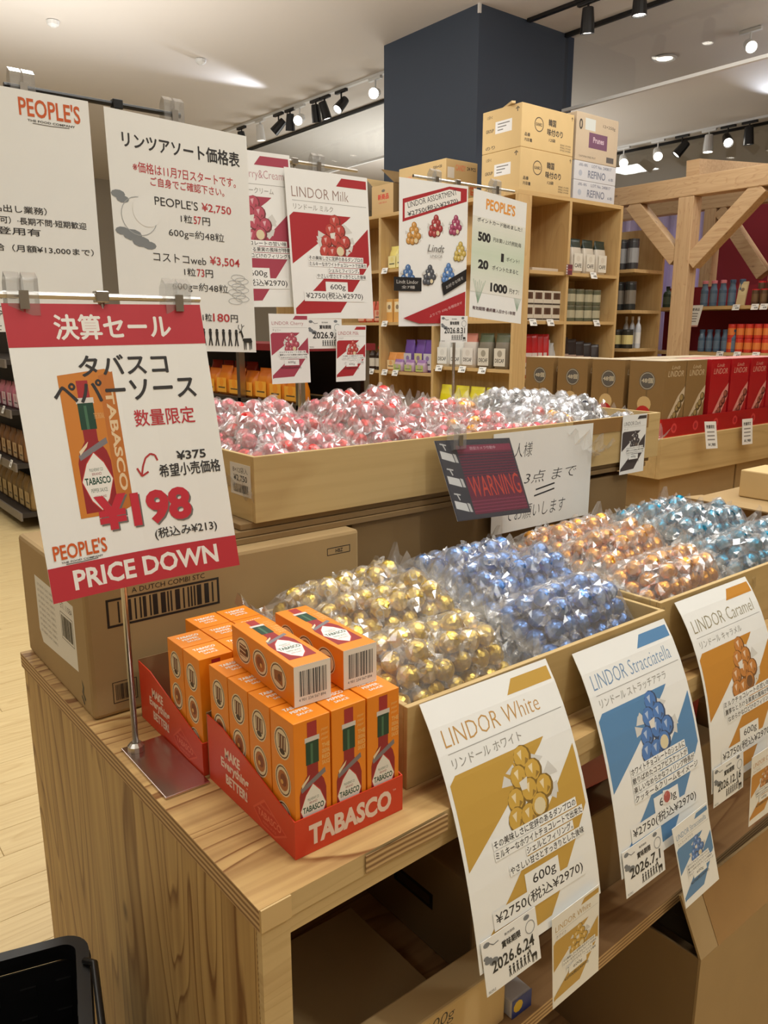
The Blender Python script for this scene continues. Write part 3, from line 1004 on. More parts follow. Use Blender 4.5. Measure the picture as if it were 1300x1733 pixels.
def bottle_art(c, u0, v0, w, h):
    """printed sauce bottle: red cap, green collar, dark red body, white diamond label"""
    X = lambda a: u0 + a * w
    Y = lambda a: v0 + a * h
    c.poly([(X(.02), Y(1)), (X(.02), Y(.62)), (X(.10), Y(.54)), (X(.30), Y(.46)), (X(.30), Y(.36)), (X(.70), Y(.36)), (X(.70), Y(.46)), (X(.90), Y(.54)), (X(.98), Y(.62)), (X(.98), Y(1))], RDK)
    c.rect(X(.33), Y(.0), X(.67), Y(.14), (168, 44, 48))
    c.rect(X(.24), Y(.13), X(.76), Y(.175), (216, 210, 204))
    c.rect(X(.27), Y(.17), X(.73), Y(.37), GRN)
    c.rect(X(.44), Y(.19), X(.52), Y(.37), (70, 112, 84))
    c.poly([(X(.06), Y(.56)), (X(.94), Y(.44)), (X(.97), Y(.485)), (X(.10), Y(.60))], (128, 122, 126))
    c.poly([(X(.10), Y(.53)), (X(.40), Y(.46)), (X(.34), Y(.50)), (X(.12), Y(.56))], CRM)
    c.poly([(X(.5), Y(.54)), (X(.76), Y(.62)), (X(.97), Y(.76)), (X(.76), Y(.92)), (X(.5), Y(1.0)), (X(.24), Y(.92)), (X(.03), Y(.76)), (X(.24), Y(.62))], (196, 60, 50))
    c.poly([(X(.5), Y(.55)), (X(.75), Y(.63)), (X(.95), Y(.76)), (X(.75), Y(.91)), (X(.5), Y(.99)), (X(.25), Y(.91)), (X(.05), Y(.76)), (X(.25), Y(.63))], WHT)
    c.text('TABASCO', (X(.12), Y(.735), X(.88), Y(.79)), (30, 74, 56), 0.03)
    c.text('McILHENNY CO', (X(.30), Y(.665), X(.70), Y(.69)), (60, 96, 80))
    c.text('BRAND', (X(.36), Y(.70), X(.64), Y(.72)), (150, 40, 44))
    c.text('PEPPER SAUCE', (X(.26), Y(.82), X(.74), Y(.85)), (60, 96, 80))
    c.text('AVERY ISLAND', (X(.32), Y(.875), X(.68), Y(.895)), (150, 40, 44))

def carton_prints(o):
    w, d, h = CW * 1e3, CD * 1e3, CH * 1e3
    c = Canvas(w, h)                       # front
    bottle_art(c, 4.5, 3, 32, 120)
    for k, s in enumerate(('THE', 'ORIGINAL', 'RED', 'SAUCE')):
        c.text(s, (31.5, 30 + 6 * k, 40.5, 34.5 + 6 * k), (246, 196, 120), 0.02)
    for k in range(3):
        c.text('pepper', (31, 14 + 5 * k, 39, 17 + 5 * k), (246, 196, 120))
    face_print(o, c, (-CW / 2, -CD / 2, CH), (1, 0, 0), (0, 0, -1), 'bottle_print')
    for sgn in (-1, 1):                    # two badge sides
        c = Canvas(d, h)
        for k, v in enumerate((28, 68, 108)):
            c.disc(d / 2, v, 14.5, CRM, 20, 17)
            c.ring(d / 2, v, 13.2, 1.4, (96, 58, 30), 20, 15.6)
            if k == 0:
                c.rect(d / 2 - 7, v - 9, d / 2 + 7, v + 7, (112, 62, 34))
                for q in range(3):
                    c.line((d / 2 - 5 + 5 * q, v - 8), (d / 2 - 6 + 5 * q, v + 6), 1.3, CRM)
                c.disc(d / 2, v + 9, 5, (60, 38, 26), 10, 3)
            elif k == 1:
                c.disc(d / 2, v, 9.5, (178, 104, 52), 14, 11)
                c.disc(d / 2 + 1, v - 1, 6, (132, 62, 34), 9, 7)
                c.disc(d / 2 - 2, v + 2, 2.6, (222, 170, 96), 7)
            else:
                c.poly([(d / 2 - 8, v + 9), (d / 2 - 5, v - 8), (d / 2 + 5, v - 9), (d / 2 + 8, v + 9)], (146, 88, 48))
                c.disc(d / 2, v + 3, 4, (98, 52, 32), 9)
        if sgn < 0:
            face_print(o, c, (-CW / 2, CD / 2, CH), (0, -1, 0), (0, 0, -1), 'badge_print')
        else:
            face_print(o, c, (CW / 2, -CD / 2, CH), (0, 1, 0), (0, 0, -1), 'badge_print')
    c = Canvas(w, d)                       # top
    c.text('TABASCO', (7, 10, 34, 16), WHT, 0.03)
    c.text('PEPPER', (10, 19, 30, 24), WHT, 0.02)
    c.text('SAUCE', (13, 27, 30, 31), WHT, 0.02)
    face_print(o, c, (-CW / 2, CD / 2, CH), (1, 0, 0), (0, -1, 0), 'top_print')
    c = Canvas(w, d)                       # bottom with the barcode
    c.rect(0, 0, w, d, WHT)
    c.barcode(6, 6, w - 5, d - 10, (52, 58, 66), 21)
    c.text('4 901 234 567 894', (5, d - 8, w - 6, d - 5), (60, 62, 66))
    face_print(o, c, (-CW / 2, -CD / 2, 0), (1, 0, 0), (0, 1, 0), 'barcode_print')

def sauce_proto():
    o = thing('sauce_carton', 'proto', 'carton')
    MB().box(-CW / 2, -CD / 2, 0, CW / 2, CD / 2, CH).build('box', M['orange'], o, bevel=0.0006)
    carton_prints(o)
    return o
proto = sauce_proto()
used = [False]
def sauce(loc, label, rot=(0, 0, 0), group='orange pepper sauce cartons'):
    o = proto if not used[0] else copy_tree(proto)
    used[0] = True
    o.location = loc
    o.rotation_euler = rot
    o['label'] = label
    o['group'] = group
    return o

def tray(label, x0, y0, z0, nx, ny, seed):
    """red display tray: low front, sides rising to the back"""
    w, d = 0.1345, 0.184
    o = thing('display_tray', label, 'tray', (x0, y0, z0))
    t = 0.0012
    MB().box(0, 0, 0, w, d, t).build('base', M['red_card'], o)
    MB().box(0, 0, t, w, t, 0.041).build('front_panel', M['red_card'], o)
    MB().box(0, d - t, t, w, d, 0.082).build('back_panel', M['card_dark'], o)
    side = [(t, t), (d - t, t), (d - t, 0.080), (0.145, 0.078), (t, 0.041)]
    for x in (0, w - t):
        MB().prism(side, 0, x, x + t).build('side_panel', M['red_card'], o)
    PK = (240, 216, 200)
    c = Canvas(w * 1e3, 41)
    c.text('TABASCO', (16, 10, 119, 33), PK, 0.045)
    c.text('TM', (121, 12, 125, 14), PK)
    face_print(o, c, (0, 0, 0.041), (1, 0, 0), (0, 0, -1), 'front_lettering')
    c = Canvas(d * 1e3, 84)
    # runs from the back (u = 0) to the front
    c.text('MAKE', (42, 26, 76, 38), PK, 0.04)
    c.text('Everything', (32, 40, 94, 55), PK, 0.035)
    c.text('BETTER!', (42, 57, 90, 69), PK, 0.04)
    c.poly([(102, 66), (126, 46), (152, 58), (170, 66), (146, 80), (120, 79)], (226, 92, 66))
    c.poly([(105, 66), (127, 49), (151, 60), (166, 66), (145, 78), (121, 77)], (206, 56, 34))
    c.text('TABASCO', (112, 61, 158, 69), (232, 120, 92), 0.02)
    c.text('PEPPER SAUCE', (122, 72, 148, 75), (232, 120, 92))
    c.text('McILHENNY', (118, 55, 146, 58), (232, 120, 92))
    face_print(o, c, (0, d, 0.083), (0, -1, 0), (0, 0, -1), 'side_lettering')
    return o
T1 = (0.3465, 0.575)
T2 = (0.3425, 0.766)
tray('red open tray at the table corner holding twelve orange sauce cartons', T1[0], T1[1], 0.8003, 3, 4, 1)
tray('half empty red tray behind the full one, close to the sign pole', T2[0], T2[1], 0.8003, 3, 4, 2)
cols = ['left', 'middle', 'right']
ordn = ['front', 'second', 'third', 'rear']
for j in range(4):
    for i in range(3):
        sauce((T1[0] + 0.0030 + CW / 2 + i * (CW + 0.0018), T1[1] + 0.0026 + CD / 2 + j * (CD + 0.0016), 0.8018),
              'upright orange sauce carton in the full tray, %s row, %s column' % (ordn[j], cols[i]))
back = [(0, 0), (0, 1), (1, 0), (1, 1), (1, 2), (2, 0), (2, 1), (2, 2)]
for i, j in back:
    sauce((T2[0] + 0.0030 + CW / 2 + i * (CW + 0.0018), T2[1] + 0.0026 + CD / 2 + j * (CD + 0.0016), 0.8018),
          'upright orange sauce carton in the half empty tray, %s row, %s column' % (ordn[j], cols[i]))
zt = 0.8018 + CH + 0.0006 + CD / 2
sauce((0.3885, 0.603, zt), 'orange sauce carton lying on top of the others, nearer the sign pole', (-PI / 2, 0, R(-3)), 'two sauce cartons lying on top')
sauce((0.4490, 0.606, zt), 'orange sauce carton lying on top of the others, beside the gold sweets', (-PI / 2, 0, R(-1.5)), 'two sauce cartons lying on top')

# ================================================================== POSTERS OF THE SWEETS
def bezier_map(x0, pts, right=(1, 0, 0), n=60):
    """sheet hanging along a smooth curve through the yz control points, starting at its top left corner"""
    p0, p1, p2 = [np.array(p, float) for p in pts]
    t = np.linspace(0, 1, n)[:, None]
    P = (1 - t) ** 2 * p0 + 2 * t * (1 - t) * p1 + t * t * p2
    Ls = np.concatenate(([0], np.cumsum(np.linalg.norm(np.diff(P, axis=0), axis=1))))
    r = Vector(right).normalized()
    def fn(u, v):
        s = v * 1e-3
        if s > Ls[-1]:
            q = P[-1] + (P[-1] - P[-2]) / (Ls[-1] - Ls[-2]) * (s - Ls[-1])
        elif s < 0:
            q = P[0] + (P[1] - P[0]) / Ls[1] * s
        else:
            q = np.array((np.interp(s, Ls, P[:, 0]), np.interp(s, Ls, P[:, 1])))
        return Vector((x0, q[0], q[1])) + r * (u * 1e-3)
    return fn

def shift_map(fn, du, dv, lift=0.0015, rot=0.0):
    ca, sa = math.cos(rot), math.sin(rot)
    def g(u, v):
        uu, vv = du + ca * u - sa * v, dv + sa * u + ca * v
        p = fn(uu, vv)
        a = fn(uu + 0.5, vv) - fn(uu - 0.5, vv)
        b = fn(uu, vv + 0.5) - fn(uu, vv - 0.5)
        return p + b.cross(a).normalized() * lift
    return g

def mixc(a, b, t):
    return tuple(x + (y - x) * t for x, y in zip(a, b))

def sweets_pile(c, cu, cv, s, col, seed=1, inner=(222, 208, 170)):
    """printed picture: a little pyramid of foil balls with wrapper twists"""
    r = random.Random(seed)
    grey = (214, 212, 206)
    for k in range(9):
        a = r.uniform(0, 6.28)
        c.poly([(cu + s * 0.5 * math.cos(a), cv + s * 0.45 * math.sin(a)), (cu + s * 1.15 * math.cos(a + .15), cv + s * 0.85 * math.sin(a + .15)), (cu + s * 1.05 * math.cos(a - .25), cv + s * 0.9 * math.sin(a - .25))], grey)
    rows = [(0, -0.85), (-0.28, -0.42), (0.27, -0.42), (-0.55, 0.1), (0.0, 0.0), (0.55, 0.08), (-0.66, 0.55), (-0.2, 0.6), (0.25, 0.48)]
    for x, y in rows:
        rad = 0.33 * s
        c.disc(cu + x * s, cv + y * s, rad, mixc(col, (40, 26, 16), 0.45), 12)
        c.disc(cu + x * s - 0.03 * s, cv + y * s - 0.03 * s, rad * 0.86, col, 11)
        c.poly([(cu + x * s - 0.16 * s, cv + y * s - 0.16 * s), (cu + x * s + 0.02 * s, cv + y * s - 0.20 * s), (cu + x * s - 0.06 * s, cv + y * s + 0.06 * s)], mixc(col, (255, 255, 255), 0.55))
        c.poly([(cu + x * s + 0.10 * s, cv + y * s + 0.02 * s), (cu + x * s + 0.20 * s, cv + y * s + 0.10 * s), (cu + x * s + 0.02 * s, cv + y * s + 0.20 * s)], mixc(col, (60, 40, 26), 0.35))
    c.poly([(cu - 0.34 * s, cv - 0.30 * s), (cu - 0.02 * s, cv - 0.36 * s), (cu - 0.10 * s, cv - 0.06 * s), (cu - 0.30 * s, cv - 0.08 * s)], (226, 222, 212))
    c.disc(cu + 0.22 * s, cv + 0.50 * s, 0.22 * s, inner, 12)

def sweets_poster(title, kana, col, pic, desc, price=True, tcol=None, W=210, H=297, seed=1, inner=(222, 208, 170)):
    c = Canvas(W, H)
    k = W / 210.0
    P = lambda pts: [(a * k, b * k) for a, b in pts]
    B = lambda *b: tuple(v * k for v in b)
    WH = (240, 240, 236)
    c.poly(P([(126, 25), (141, 8), (206, 8), (206, 25)]), col)
    c.text(title, B(14, 34, 14 + min(178, 13 * len(title)), 54), tcol or col, -0.012)
    c.line((14 * k, 61 * k), (204 * k, 61 * k), 0.7 * k, (150, 148, 142))
    c.text(kana, B(16, 67, 16 + min(150, 11 * len(kana)), 78), (150, 146, 138))
    c.poly(P([(5, 92), (15, 84), (160, 84), (150, 92), (5, 186)]), col)
    c.poly(P([(205, 106), (205, 180), (120, 284), (12, 288), (5, 292), (5, 276), (60, 232)]), col)
    sweets_pile(c, 118 * k, 134 * k, 44 * k, pic, seed, inner)
    c.lines(desc, 46 * k, 196 * k, 168 * k, 12 * k, 8.4 * k, (46, 42, 40), 0.022, WH)
    if price:
        c.rect(84 * k, 220 * k, 142 * k, 243 * k, WH)
        c.text('600g', B(96, 225, 136, 239), (42, 40, 40), 0.005)
        c.rect(28 * k, 240 * k, 186 * k, 261 * k, WH)
        c.text('¥2750(税込¥2970)', B(32, 242, 182, 258), (42, 40, 40), 0.012)
    else:
        c.rect(70 * k, 206 * k, 150 * k, 232 * k, WH)
        c.text('600g', B(90, 212, 130, 226), (42, 40, 40))
        c.text('¥2750(税込¥2970)', B(50, 236, 160, 250), (42, 40, 40))
    return c

def date_card(date):
    c = Canvas(88, 62)
    for u, v, s in ((8, 6, 5), (72, 5, 5), (8, 24, 6), (16, 28, 7), (5, 20, 4)):
        c.disc(u, v, s, (120, 124, 128), 9, s * 0.6)
    c.ring(76, 18, 8, 1.2, (150, 152, 154), 14)
    c.path([(12, 6), (18, 10), (26, 9)], 1, (96, 98, 100))
    c.text('販売価格', (36, 6, 52, 9), (60, 60, 60))
    c.text('賞味期限', (30, 13, 60, 21), (46, 46, 46), 0.04)
    c.text(date, (12, 27, 80, 41), (40, 40, 40), 0.02)
    for k in range(6):
        u = 38 + 6 * k
        c.disc(u, 46, 1.6, (40, 40, 40), 7)
        c.poly([(u - 1.8, 48), (u + 1.8, 48), (u + 1.0, 52), (u + 2.2, 57), (u + 0.9, 57), (u, 53), (u - 1.0, 57), (u - 2.2, 57), (u - 1.0, 52)], (40, 40, 40))
    deer(c, 78, 50, 0.55)
    c.text('PEOPLE', (3, 57, 14, 60), (110, 110, 110))
    return c

def deer(c, u, v, s, col=(44, 42, 40)):
    Q = lambda pts: [(u + a * s, v + b * s) for a, b in pts]
    c.poly(Q([(-9, 0), (6, -1), (8, 5), (5, 7), (-7, 6), (-10, 3)]), col)
    c.poly(Q([(-10, 1), (-13, -9), (-16, -8), (-16, -11), (-11, -13), (-8, -3)]), col)
    for a in ((-7, 6), (-4, 6), (3, 6), (6, 5)):
        c.poly(Q([(a[0] - 1.2, a[1] - 1), (a[0] + 1.2, a[1] - 1), (a[0] + 0.6, a[1] + 12), (a[0] - 0.6, a[1] + 12)]), col)
    c.path(Q([(-12, -12), (-10, -18), (-11, -23)]), 1.0 * s, col)
    c.path(Q([(-10, -18), (-6, -21)]), 1.0 * s, col)
    c.path(Q([(-13, -12), (-17, -17), (-16, -22)]), 1.0 * s, col)

GOLD, BLUE, AMBER, CRIM = (196, 156, 70), (92, 138, 182), (200, 138, 52), (172, 42, 48)
D1 = [('その美味しさに定評のあるダンプロの', 0.0, 0.94), ('ミルキーなホワイトチョコレートで出来た', 0.0, 1.0), ('シェルとフィリング。', 0.32, 0.86), ('やさしい甘さとすっきりとした後味', 0.12, 0.98)]
D2 = [('ホワイトチョコレートのシェルに', 0.0, 0.84), ('散りばめたココアビスケットが', 0.0, 0.86), ('楽しいなめらかなフィリング特長が', 0.0, 0.96), ('クッキー＆クリームをイメージ', 0.0, 1.0)]
D3 = [('ミルクチョコレートの甘い味', 0.0, 0.94), ('濃厚なとろける果実の風味が特徴', 0.0, 1.0), ('なめらかな口どけのフィリングを', 0.05, 1.0)]
pw = bezier_map(0.522, [(0.5965, 0.901), (0.524, 0.806), (0.490, 0.612)], (1, 0, -0.012))
sheet('poster', 'white poster with gold bands for the white sweets, hanging from the crate', 'poster',
      sweets_poster('LINDOR White', 'リンドール ホワイト', GOLD, (206, 166, 74), D1, tcol=(196, 150, 84), seed=2), pw, group='sweets posters hanging from the crates')
sheet('date_card', 'date card reading 2026.6.24 stuck at the foot of the gold banded poster', 'card', date_card('2026.6.24'), shift_map(pw, 4, 262, 0.002, R(-1)), mat='paper', nu=2, nv=3)
psx = bezier_map(0.785, [(0.5965, 0.890), (0.532, 0.806), (0.496, 0.600)], (1, 0, 0.0))
sheet('poster', 'white poster with blue bands for the blue sweets, hanging from the crate', 'poster',
      sweets_poster('LINDOR Stracciatella', 'リンドール ストラッチアテラ', BLUE, (86, 128, 190), D2, tcol=(120, 150, 184), seed=3), psx, group='sweets posters hanging from the crates')
c = Canvas(18, 18)
c.disc(9, 9, 8, (176, 88, 84), 9)
c.disc(6, 5, 3, (196, 120, 110), 7)
sheet('date_card', 'date card reading 2026.7.1 stuck at the foot of the blue banded poster', 'card', date_card('2026.7.1'), shift_map(psx, 3, 262, 0.002, R(-1)), mat='paper', nu=2, nv=3)
sheet('sticker', 'small rosy round-cornered sticker over the price of the blue poster', 'sticker', c, shift_map(psx, 106, 217, 0.0012, 0.2), mat='paper', nu=1, nv=2)
pcx = bezier_map(1.040, [(0.608, 0.901), (0.535, 0.815), (0.520, 0.612)], (1, 0, 0.0))
sheet('poster', 'white poster with amber bands for the caramel sweets, curling away from the crate', 'poster',
      sweets_poster('LINDOR Caramel', 'リンドール キャラメル', AMBER, (196, 130, 66), D3, tcol=(150, 140, 110), seed=4, inner=(120, 84, 54)), pcx, nv=14, group='sweets posters hanging from the crates')
sheet('date_card', 'date card reading 2026.12.16 stuck at the foot of the amber banded poster', 'card', date_card('2026.12.16'), shift_map(pcx, 2, 258, 0.002, R(-1)), mat='paper', nu=2, nv=3)

def small_poster(label, title, kana, col, pic, desc, o, r, d, w=84, seed=1, inner=(222, 208, 170), cat='card', group='small copies of the sweets posters'):
    cc = sweets_poster(title, kana, col, pic, desc, False, W=w, H=w * 1.5, seed=seed, inner=inner)
    return sheet('small_poster', label, cat, cc, flat_map(o, r, d), mat='laminate', nu=1, nv=1, cuts=False, group=group)
small_poster('small card with gold bands overlapping the white sweets poster', 'LINDOR White', 'ホワイト', GOLD, (206, 166, 74), D1, (0.635, 0.489, 0.638), (1, 0, 0.05), (0.085, 0, -1), 88, 5)
small_poster('small card with blue bands overlapping the blue sweets poster', 'LINDOR Stracciatella', 'ストラッチアテラ', BLUE, (86, 128, 190), D2, (0.883, 0.491, 0.647), (1, 0, 0.07), (0.20, -0.14, -1), 86, 6)
small_poster('small card with amber bands beside the caramel sweets poster', 'LINDOR Caramel', 'キャラメル', AMBER, (196, 130, 66), D3, (1.130, 0.508, 0.656), (1, 0, 0.0), (0.12, 0.0, -1), 86, 7, (120, 84, 54))
# ------------------------------------------------------------------ sign stands
def clip(parent, x, y, z, name='clip', flip=1):
    """clear double clip gripping the cross bar and the sheet"""
    for s in (-1, 1):
        c_ = MB().prism([(-0.006, -0.020), (0.004, -0.026), (0.012, -0.010), (0.010, 0.012), (0.002, 0.022), (-0.006, 0.016)], 0, s * 0.008 - 0.007, s * 0.008 + 0.007).build(name, M['clear'], parent, loc=(x, y, z))
    MB().box(-0.0045, -0.009, -0.014, 0.0045, -0.007, 0.004).build('metal_tongue', M['steel'], c_)
    return c_

def sign_stand(label, x, y, z, h, x0, x1, clips, bar='steel', base=0.05, group='sign stands', plate=None):
    o = thing('sign_stand', label, 'sign stand', (x, y, z), group=group)
    p = plate or (-base, -base * 0.6, base, base * 0.6)
    MB().box(p[0], p[1], 0, p[2], p[3], 0.003).build('base_plate', M['base_plate'], o, bevel=0.0008)
    MB().lathe([(0.010, 0.0031), (0.010, 0.010), (0.006, 0.014)], 12).build('socket', M['steel'], o)
    MB().tube([(0, 0, 0.010), (0, 0, h - 0.002)], 0.0036, 10).build('pole', M['steel'], o, smooth=True)
    MB().tube([(x0 - x, 0, h), (x1 - x, 0, h)], 0.0036, 8).build('cross_bar', M[bar], o)
    MB().box(-0.007, -0.006, h - 0.006, 0.007, 0.006, h + 0.006).build('joint', M[bar], o, bevel=0.001)
    for cx in clips:
        clip(o, cx - x, -0.002, h)
    return o

def people_logo(c, box, col=(206, 92, 36)):
    u0, v0, u1, v1 = box
    w, h = u1 - u0, v1 - v0
    c.text('PEOPLE\'S', (u0, v0, u1, v0 + h * 0.74), col, 0.018)
    c.text('THE FOOD COMPANY', (u0 + w * .12, v0 + h * 0.84, u0 + w * .9, v0 + h * 0.93), (70, 66, 62), 0.02)
    c.path([(u0 + w * .2, v0 + h * .985), (u0 + w * .5, v0 + h), (u0 + w * .8, v0 + h * .97)], 0.8, (90, 86, 80))

# price sign in front
stand = sign_stand('chrome sign stand rising beside the half empty red tray', 0.302, 0.866, 0.8003, 0.535, 0.17, 0.415, (0.222, 0.386), plate=(-0.013, -0.118, 0.0395, 0.016))
BK = (48, 46, 46)
c = Canvas(210, 297)
RD = (186, 48, 58)
c.rect(0, 0, 210, 43, RD)
c.text('決算セール', (48, 11, 172, 36), WHT, 0.03)
# printed picture of the orange carton
c.poly([(42, 72), (92, 67), (100, 72), (100, 212), (84, 218), (42, 218)], (206, 128, 48))
c.poly([(84, 74), (100, 70), (100, 212), (84, 218)], (190, 112, 44))
bottle_art(c, 48, 78, 36, 136)
c.text('TABASCO', (40, 138, 146, 147), (228, 200, 160), 0.03, rot=PI / 2)
c.text('THE ORIGINAL', (73, 112, 84, 118), (224, 180, 120))
c.text('タバスコ', (66, 53, 162, 74), BK, 0.03)
c.text('ペパーソース', (36, 78, 190, 101), BK, 0.03)
c.text('数量限定', (116, 112, 184, 130), (190, 50, 60), 0.012)
c.path([(134, 168), (132, 162), (127, 160), (121, 164), (117, 172), (114, 182)], 2.0, (178, 50, 52))
c.path([(110, 174), (114, 183), (122, 179)], 2.0, (178, 50, 52))
c.text('¥375', (156, 160, 190, 170), BK, 0.02)
c.text('希望小売価格', (134, 173, 205, 187), BK, 0.02)
for dx, dy, cc in ((1.6, 1.8, (110, 104, 100)), (0, 0, (196, 44, 60))):
    c.text('¥198', (58 + dx, 198 + dy, 164 + dx, 236 + dy), cc, 0.045)
c.text('(税込み¥213)', (118, 241, 190, 254), BK, 0.02)
people_logo(c, (8, 240, 64, 261))
c.rect(0, 262, 210, 297, RD)
c.text('PRICE DOWN', (24, 268, 186, 289), WHT, 0.028)
ps_o, ps_r = Vector((0.2005, 0.858, 1.3265)), Vector((1, 0.02, 0.012)).normalized()
def price_map(u, v):
    t = v / 297.0
    k = u / 210.0
    return ps_o + ps_r * (u * 1e-3) + Vector((0.006 * t, -0.058 * t + 0.005 * math.sin(PI * k) - 0.006 * k * k, -0.2965 * t))
sheet('price_sign', 'white price sign with red bands reading PRICE DOWN and ¥198, clipped to the nearest stand', 'sign', c, price_map, mat='laminate', nu=6, nv=10)

# the pair of white notices behind
sign_stand('sign stand with a black bar carrying the two plain white notices', 0.440, 1.142, 0.9962 - 0.0028, 0.607, 0.297, 0.532, (0.318, 0.520), 'black_metal', base=0.04)
c = Canvas(210, 297)
c.text('スタッフ', (2, 40, 84, 62), BK, 0.03)
c.text('募集中', (8, 78, 58, 94), BK, 0.03)
c.text('詳しくは店頭にて', (4, 288, 74, 295), BK, 0.02)
people_logo(c, (122, 8, 198, 38))
for k, (s, u1, v) in enumerate([('■品出しピッキング（品出し業務）', 144, 139), ('■レジ（未経験不可）·長期不問·短期歓迎', 194, 153), ('■発注·店舗·社員登用有', 134, 166), ('■交通費支給（月額¥13,000まで）', 201, 187),
                                ('■お申込みは担当者迄', 96, 248), ('お気軽に一声声がけ下さい', 82, 259)]):
    c.text(s, (u1 - 190 if u1 > 100 else u1 - 150, v, u1, v + (9 if k < 4 else 7)), BK, 0.015)
c.text('info@peoples-grocerys.com', (20, 267, 166, 277), BK, 0.01)
n1 = flat_map((0.187, 1.130, 1.596), (1, 0, -0.004), (0.004, 0, -1))
sheet('notice', 'plain white notice with black text and an orange heading at the top', 'sign', c, n1, nu=1, nv=1, cuts=False)
c = Canvas(214, 318)
c.text('リンツアソート価格表', (22, 26, 200, 46), BK, 0.03)
c.text('※価格は11月7日スタートです。', (34, 62, 192, 76), (190, 60, 66), 0.012)
c.text('ご自身でご確認下さい。', (58, 79, 172, 91), (190, 60, 66), 0.012)
G = (132, 136, 138)
for u, v, a in ((8, 108, 10), (14, 114, 9), (10, 156, 10), (24, 160, 14), (36, 168, 13), (48, 172, 10)):
    c.disc(u + 2, v, a, G, 10, a * .55)
c.ring(38, 134, 26, 1.0, (170, 172, 172), 26)
c.disc(50, 126, 21, (240, 240, 236), 22)
c.text('PEOPLE\'S', (62, 104, 128, 116), BK)
c.text('¥2,750', (134, 104, 182, 117), (190, 60, 66), 0.01)
c.text('1粒', (100, 124, 118, 135), BK, 0.01)
c.text('57', (120, 124, 132, 135), (190, 60, 66), 0.01)
c.text('円', (134, 124, 146, 135), BK, 0.01)
c.text('600g=約48粒', (80, 144, 168, 158), BK)
c.text('コストコweb', (54, 180, 136, 192), BK)
c.text('¥3,504', (142, 178, 192, 192), (190, 60, 66), 0.01)
c.text('1粒', (100, 198, 118, 209), BK, 0.01)
c.text('73', (120, 198, 132, 209), (190, 60, 66), 0.01)
c.text('円', (134, 198, 146, 209), BK, 0.01)
c.text('600g=約48粒', (80, 218, 170, 232), BK)
for k in range(9):
    c.ring(188 + 7 * math.sin(k * 2.1), 206 + 5.5 * k * 0.8, 12, 0.8, (176, 178, 178), 14, 5)
c.text('リンツ店頭1粒', (66, 262, 140, 273), BK, 0.012)
c.text('180', (142, 261, 170, 273), (190, 60, 66), 0.012)
c.text('円', (172, 262, 184, 273), BK, 0.012)
for k in range(9):
    u = 92 + 11 * k
    c.disc(u, 286, 2.4, BK, 8)
    c.poly([(u - 2.6, 288), (u + 2.6, 288), (u + 1.8, 297), (u + 3.4, 309), (u + 1.2, 309), (u, 299), (u - 1.8, 309), (u - 3.8, 309), (u - 1.6, 297)], BK)
deer(c, 200, 297, 0.95)
n2 = flat_map((0.4165, 1.128, 1.592), (1, 0, -0.035), (0.012, 0, -1))
sheet('notice', 'white price list comparing cost per piece, with a row of small figures and a deer', 'sign', c, n2, nu=1, nv=1, cuts=False)

# the two red banded signs over the red sweets
sign_stand('chrome sign stand carrying the two red banded posters', 0.93, 1.47, 0.8003, 0.838, 0.735, 1.09, (0.80, 0.985), base=0.05)
c = sweets_poster('LINDOR Cherry&Cream', 'リンドール チェリークリーム', (168, 66, 84), (186, 84, 100), D3, tcol=(190, 130, 140), seed=8)
sheet('poster', 'white poster with rosy red bands, half covered by the price list', 'poster', c, flat_map((0.704, 1.462, 1.642), (1, 0, 0.02), (0.06, 0, -1)), nu=1, nv=1, cuts=False)
c = sweets_poster('LINDOR Milk', 'リンドール ミルク', CRIM, (190, 74, 66), D1, tcol=(150, 120, 110), seed=9)
sheet('poster', 'white poster with strong red bands headed Milk', 'poster', c, flat_map((0.896, 1.455, 1.622), (1, 0, 0.008), (0.05, -0.01, -1)), nu=1, nv=1, cuts=False)
small_poster('small rosy red card hanging over the red sweets, next to the deer price list', 'LINDOR Cherry', 'チェリー', (168, 66, 84), (186, 84, 100), D3, (0.832, 1.425, 1.334), (1, 0, 0.0), (0.03, 0, -1), 94, 10)
small_poster('small strong red card hanging below the Milk poster', 'LINDOR Milk', 'ミルク', CRIM, (190, 74, 66), D1, (0.995, 1.42, 1.312), (1, 0, 0), (-0.02, 0, -1), 80, 11)
c = date_card('2026.9.8')
sheet('date_card', 'date card peeping out under the Milk poster', 'card', c, flat_map((0.928, 1.43, 1.325), (1, 0, 0), (0.02, 0, -1)), mat='paper', nu=1, nv=1, cuts=False)

# assortment sign and points sign on one stand
sign_stand('thin sign stand carrying the assortment sign and the points sign', 1.372, 1.452, 0.8003, 0.842, 1.235, 1.57, (1.30, 1.50), base=0.05)
c = Canvas(210, 318)
c.poly([(10, 44), (150, 6), (206, 6), (206, 34), (10, 92)], CRIM)
c.poly([(16, 52), (150, 12), (186, 14), (186, 34), (16, 84)], WHT)
c.text('LINDOR ASSORTMENT', (22, 30, 176, 42), BK, 0.0, rot=-0.265)
c.text('¥2750(税込¥2970)', (22, 48, 180, 62), BK, 0.02, rot=-0.265)
for u, v, col_, s in ((44, 118, (206, 150, 74), 24), (110, 98, (170, 60, 60), 24), (172, 92, (168, 70, 104), 22), (188, 150, (206, 180, 90), 22), (26, 210, (80, 118, 170), 24), (92, 206, (80, 84, 92), 22), (150, 200, (86, 130, 190), 22)):
    sweets_pile(c, u, v, s, col_, int(u))
c.text('Lindt', (84, 136, 136, 152), (110, 104, 96), 0.0, 0.25)
c.text('LINDOR', (92, 158, 130, 164), (140, 134, 126))
c.poly([(12, 300), (206, 238), (206, 312), (60, 312)], CRIM)
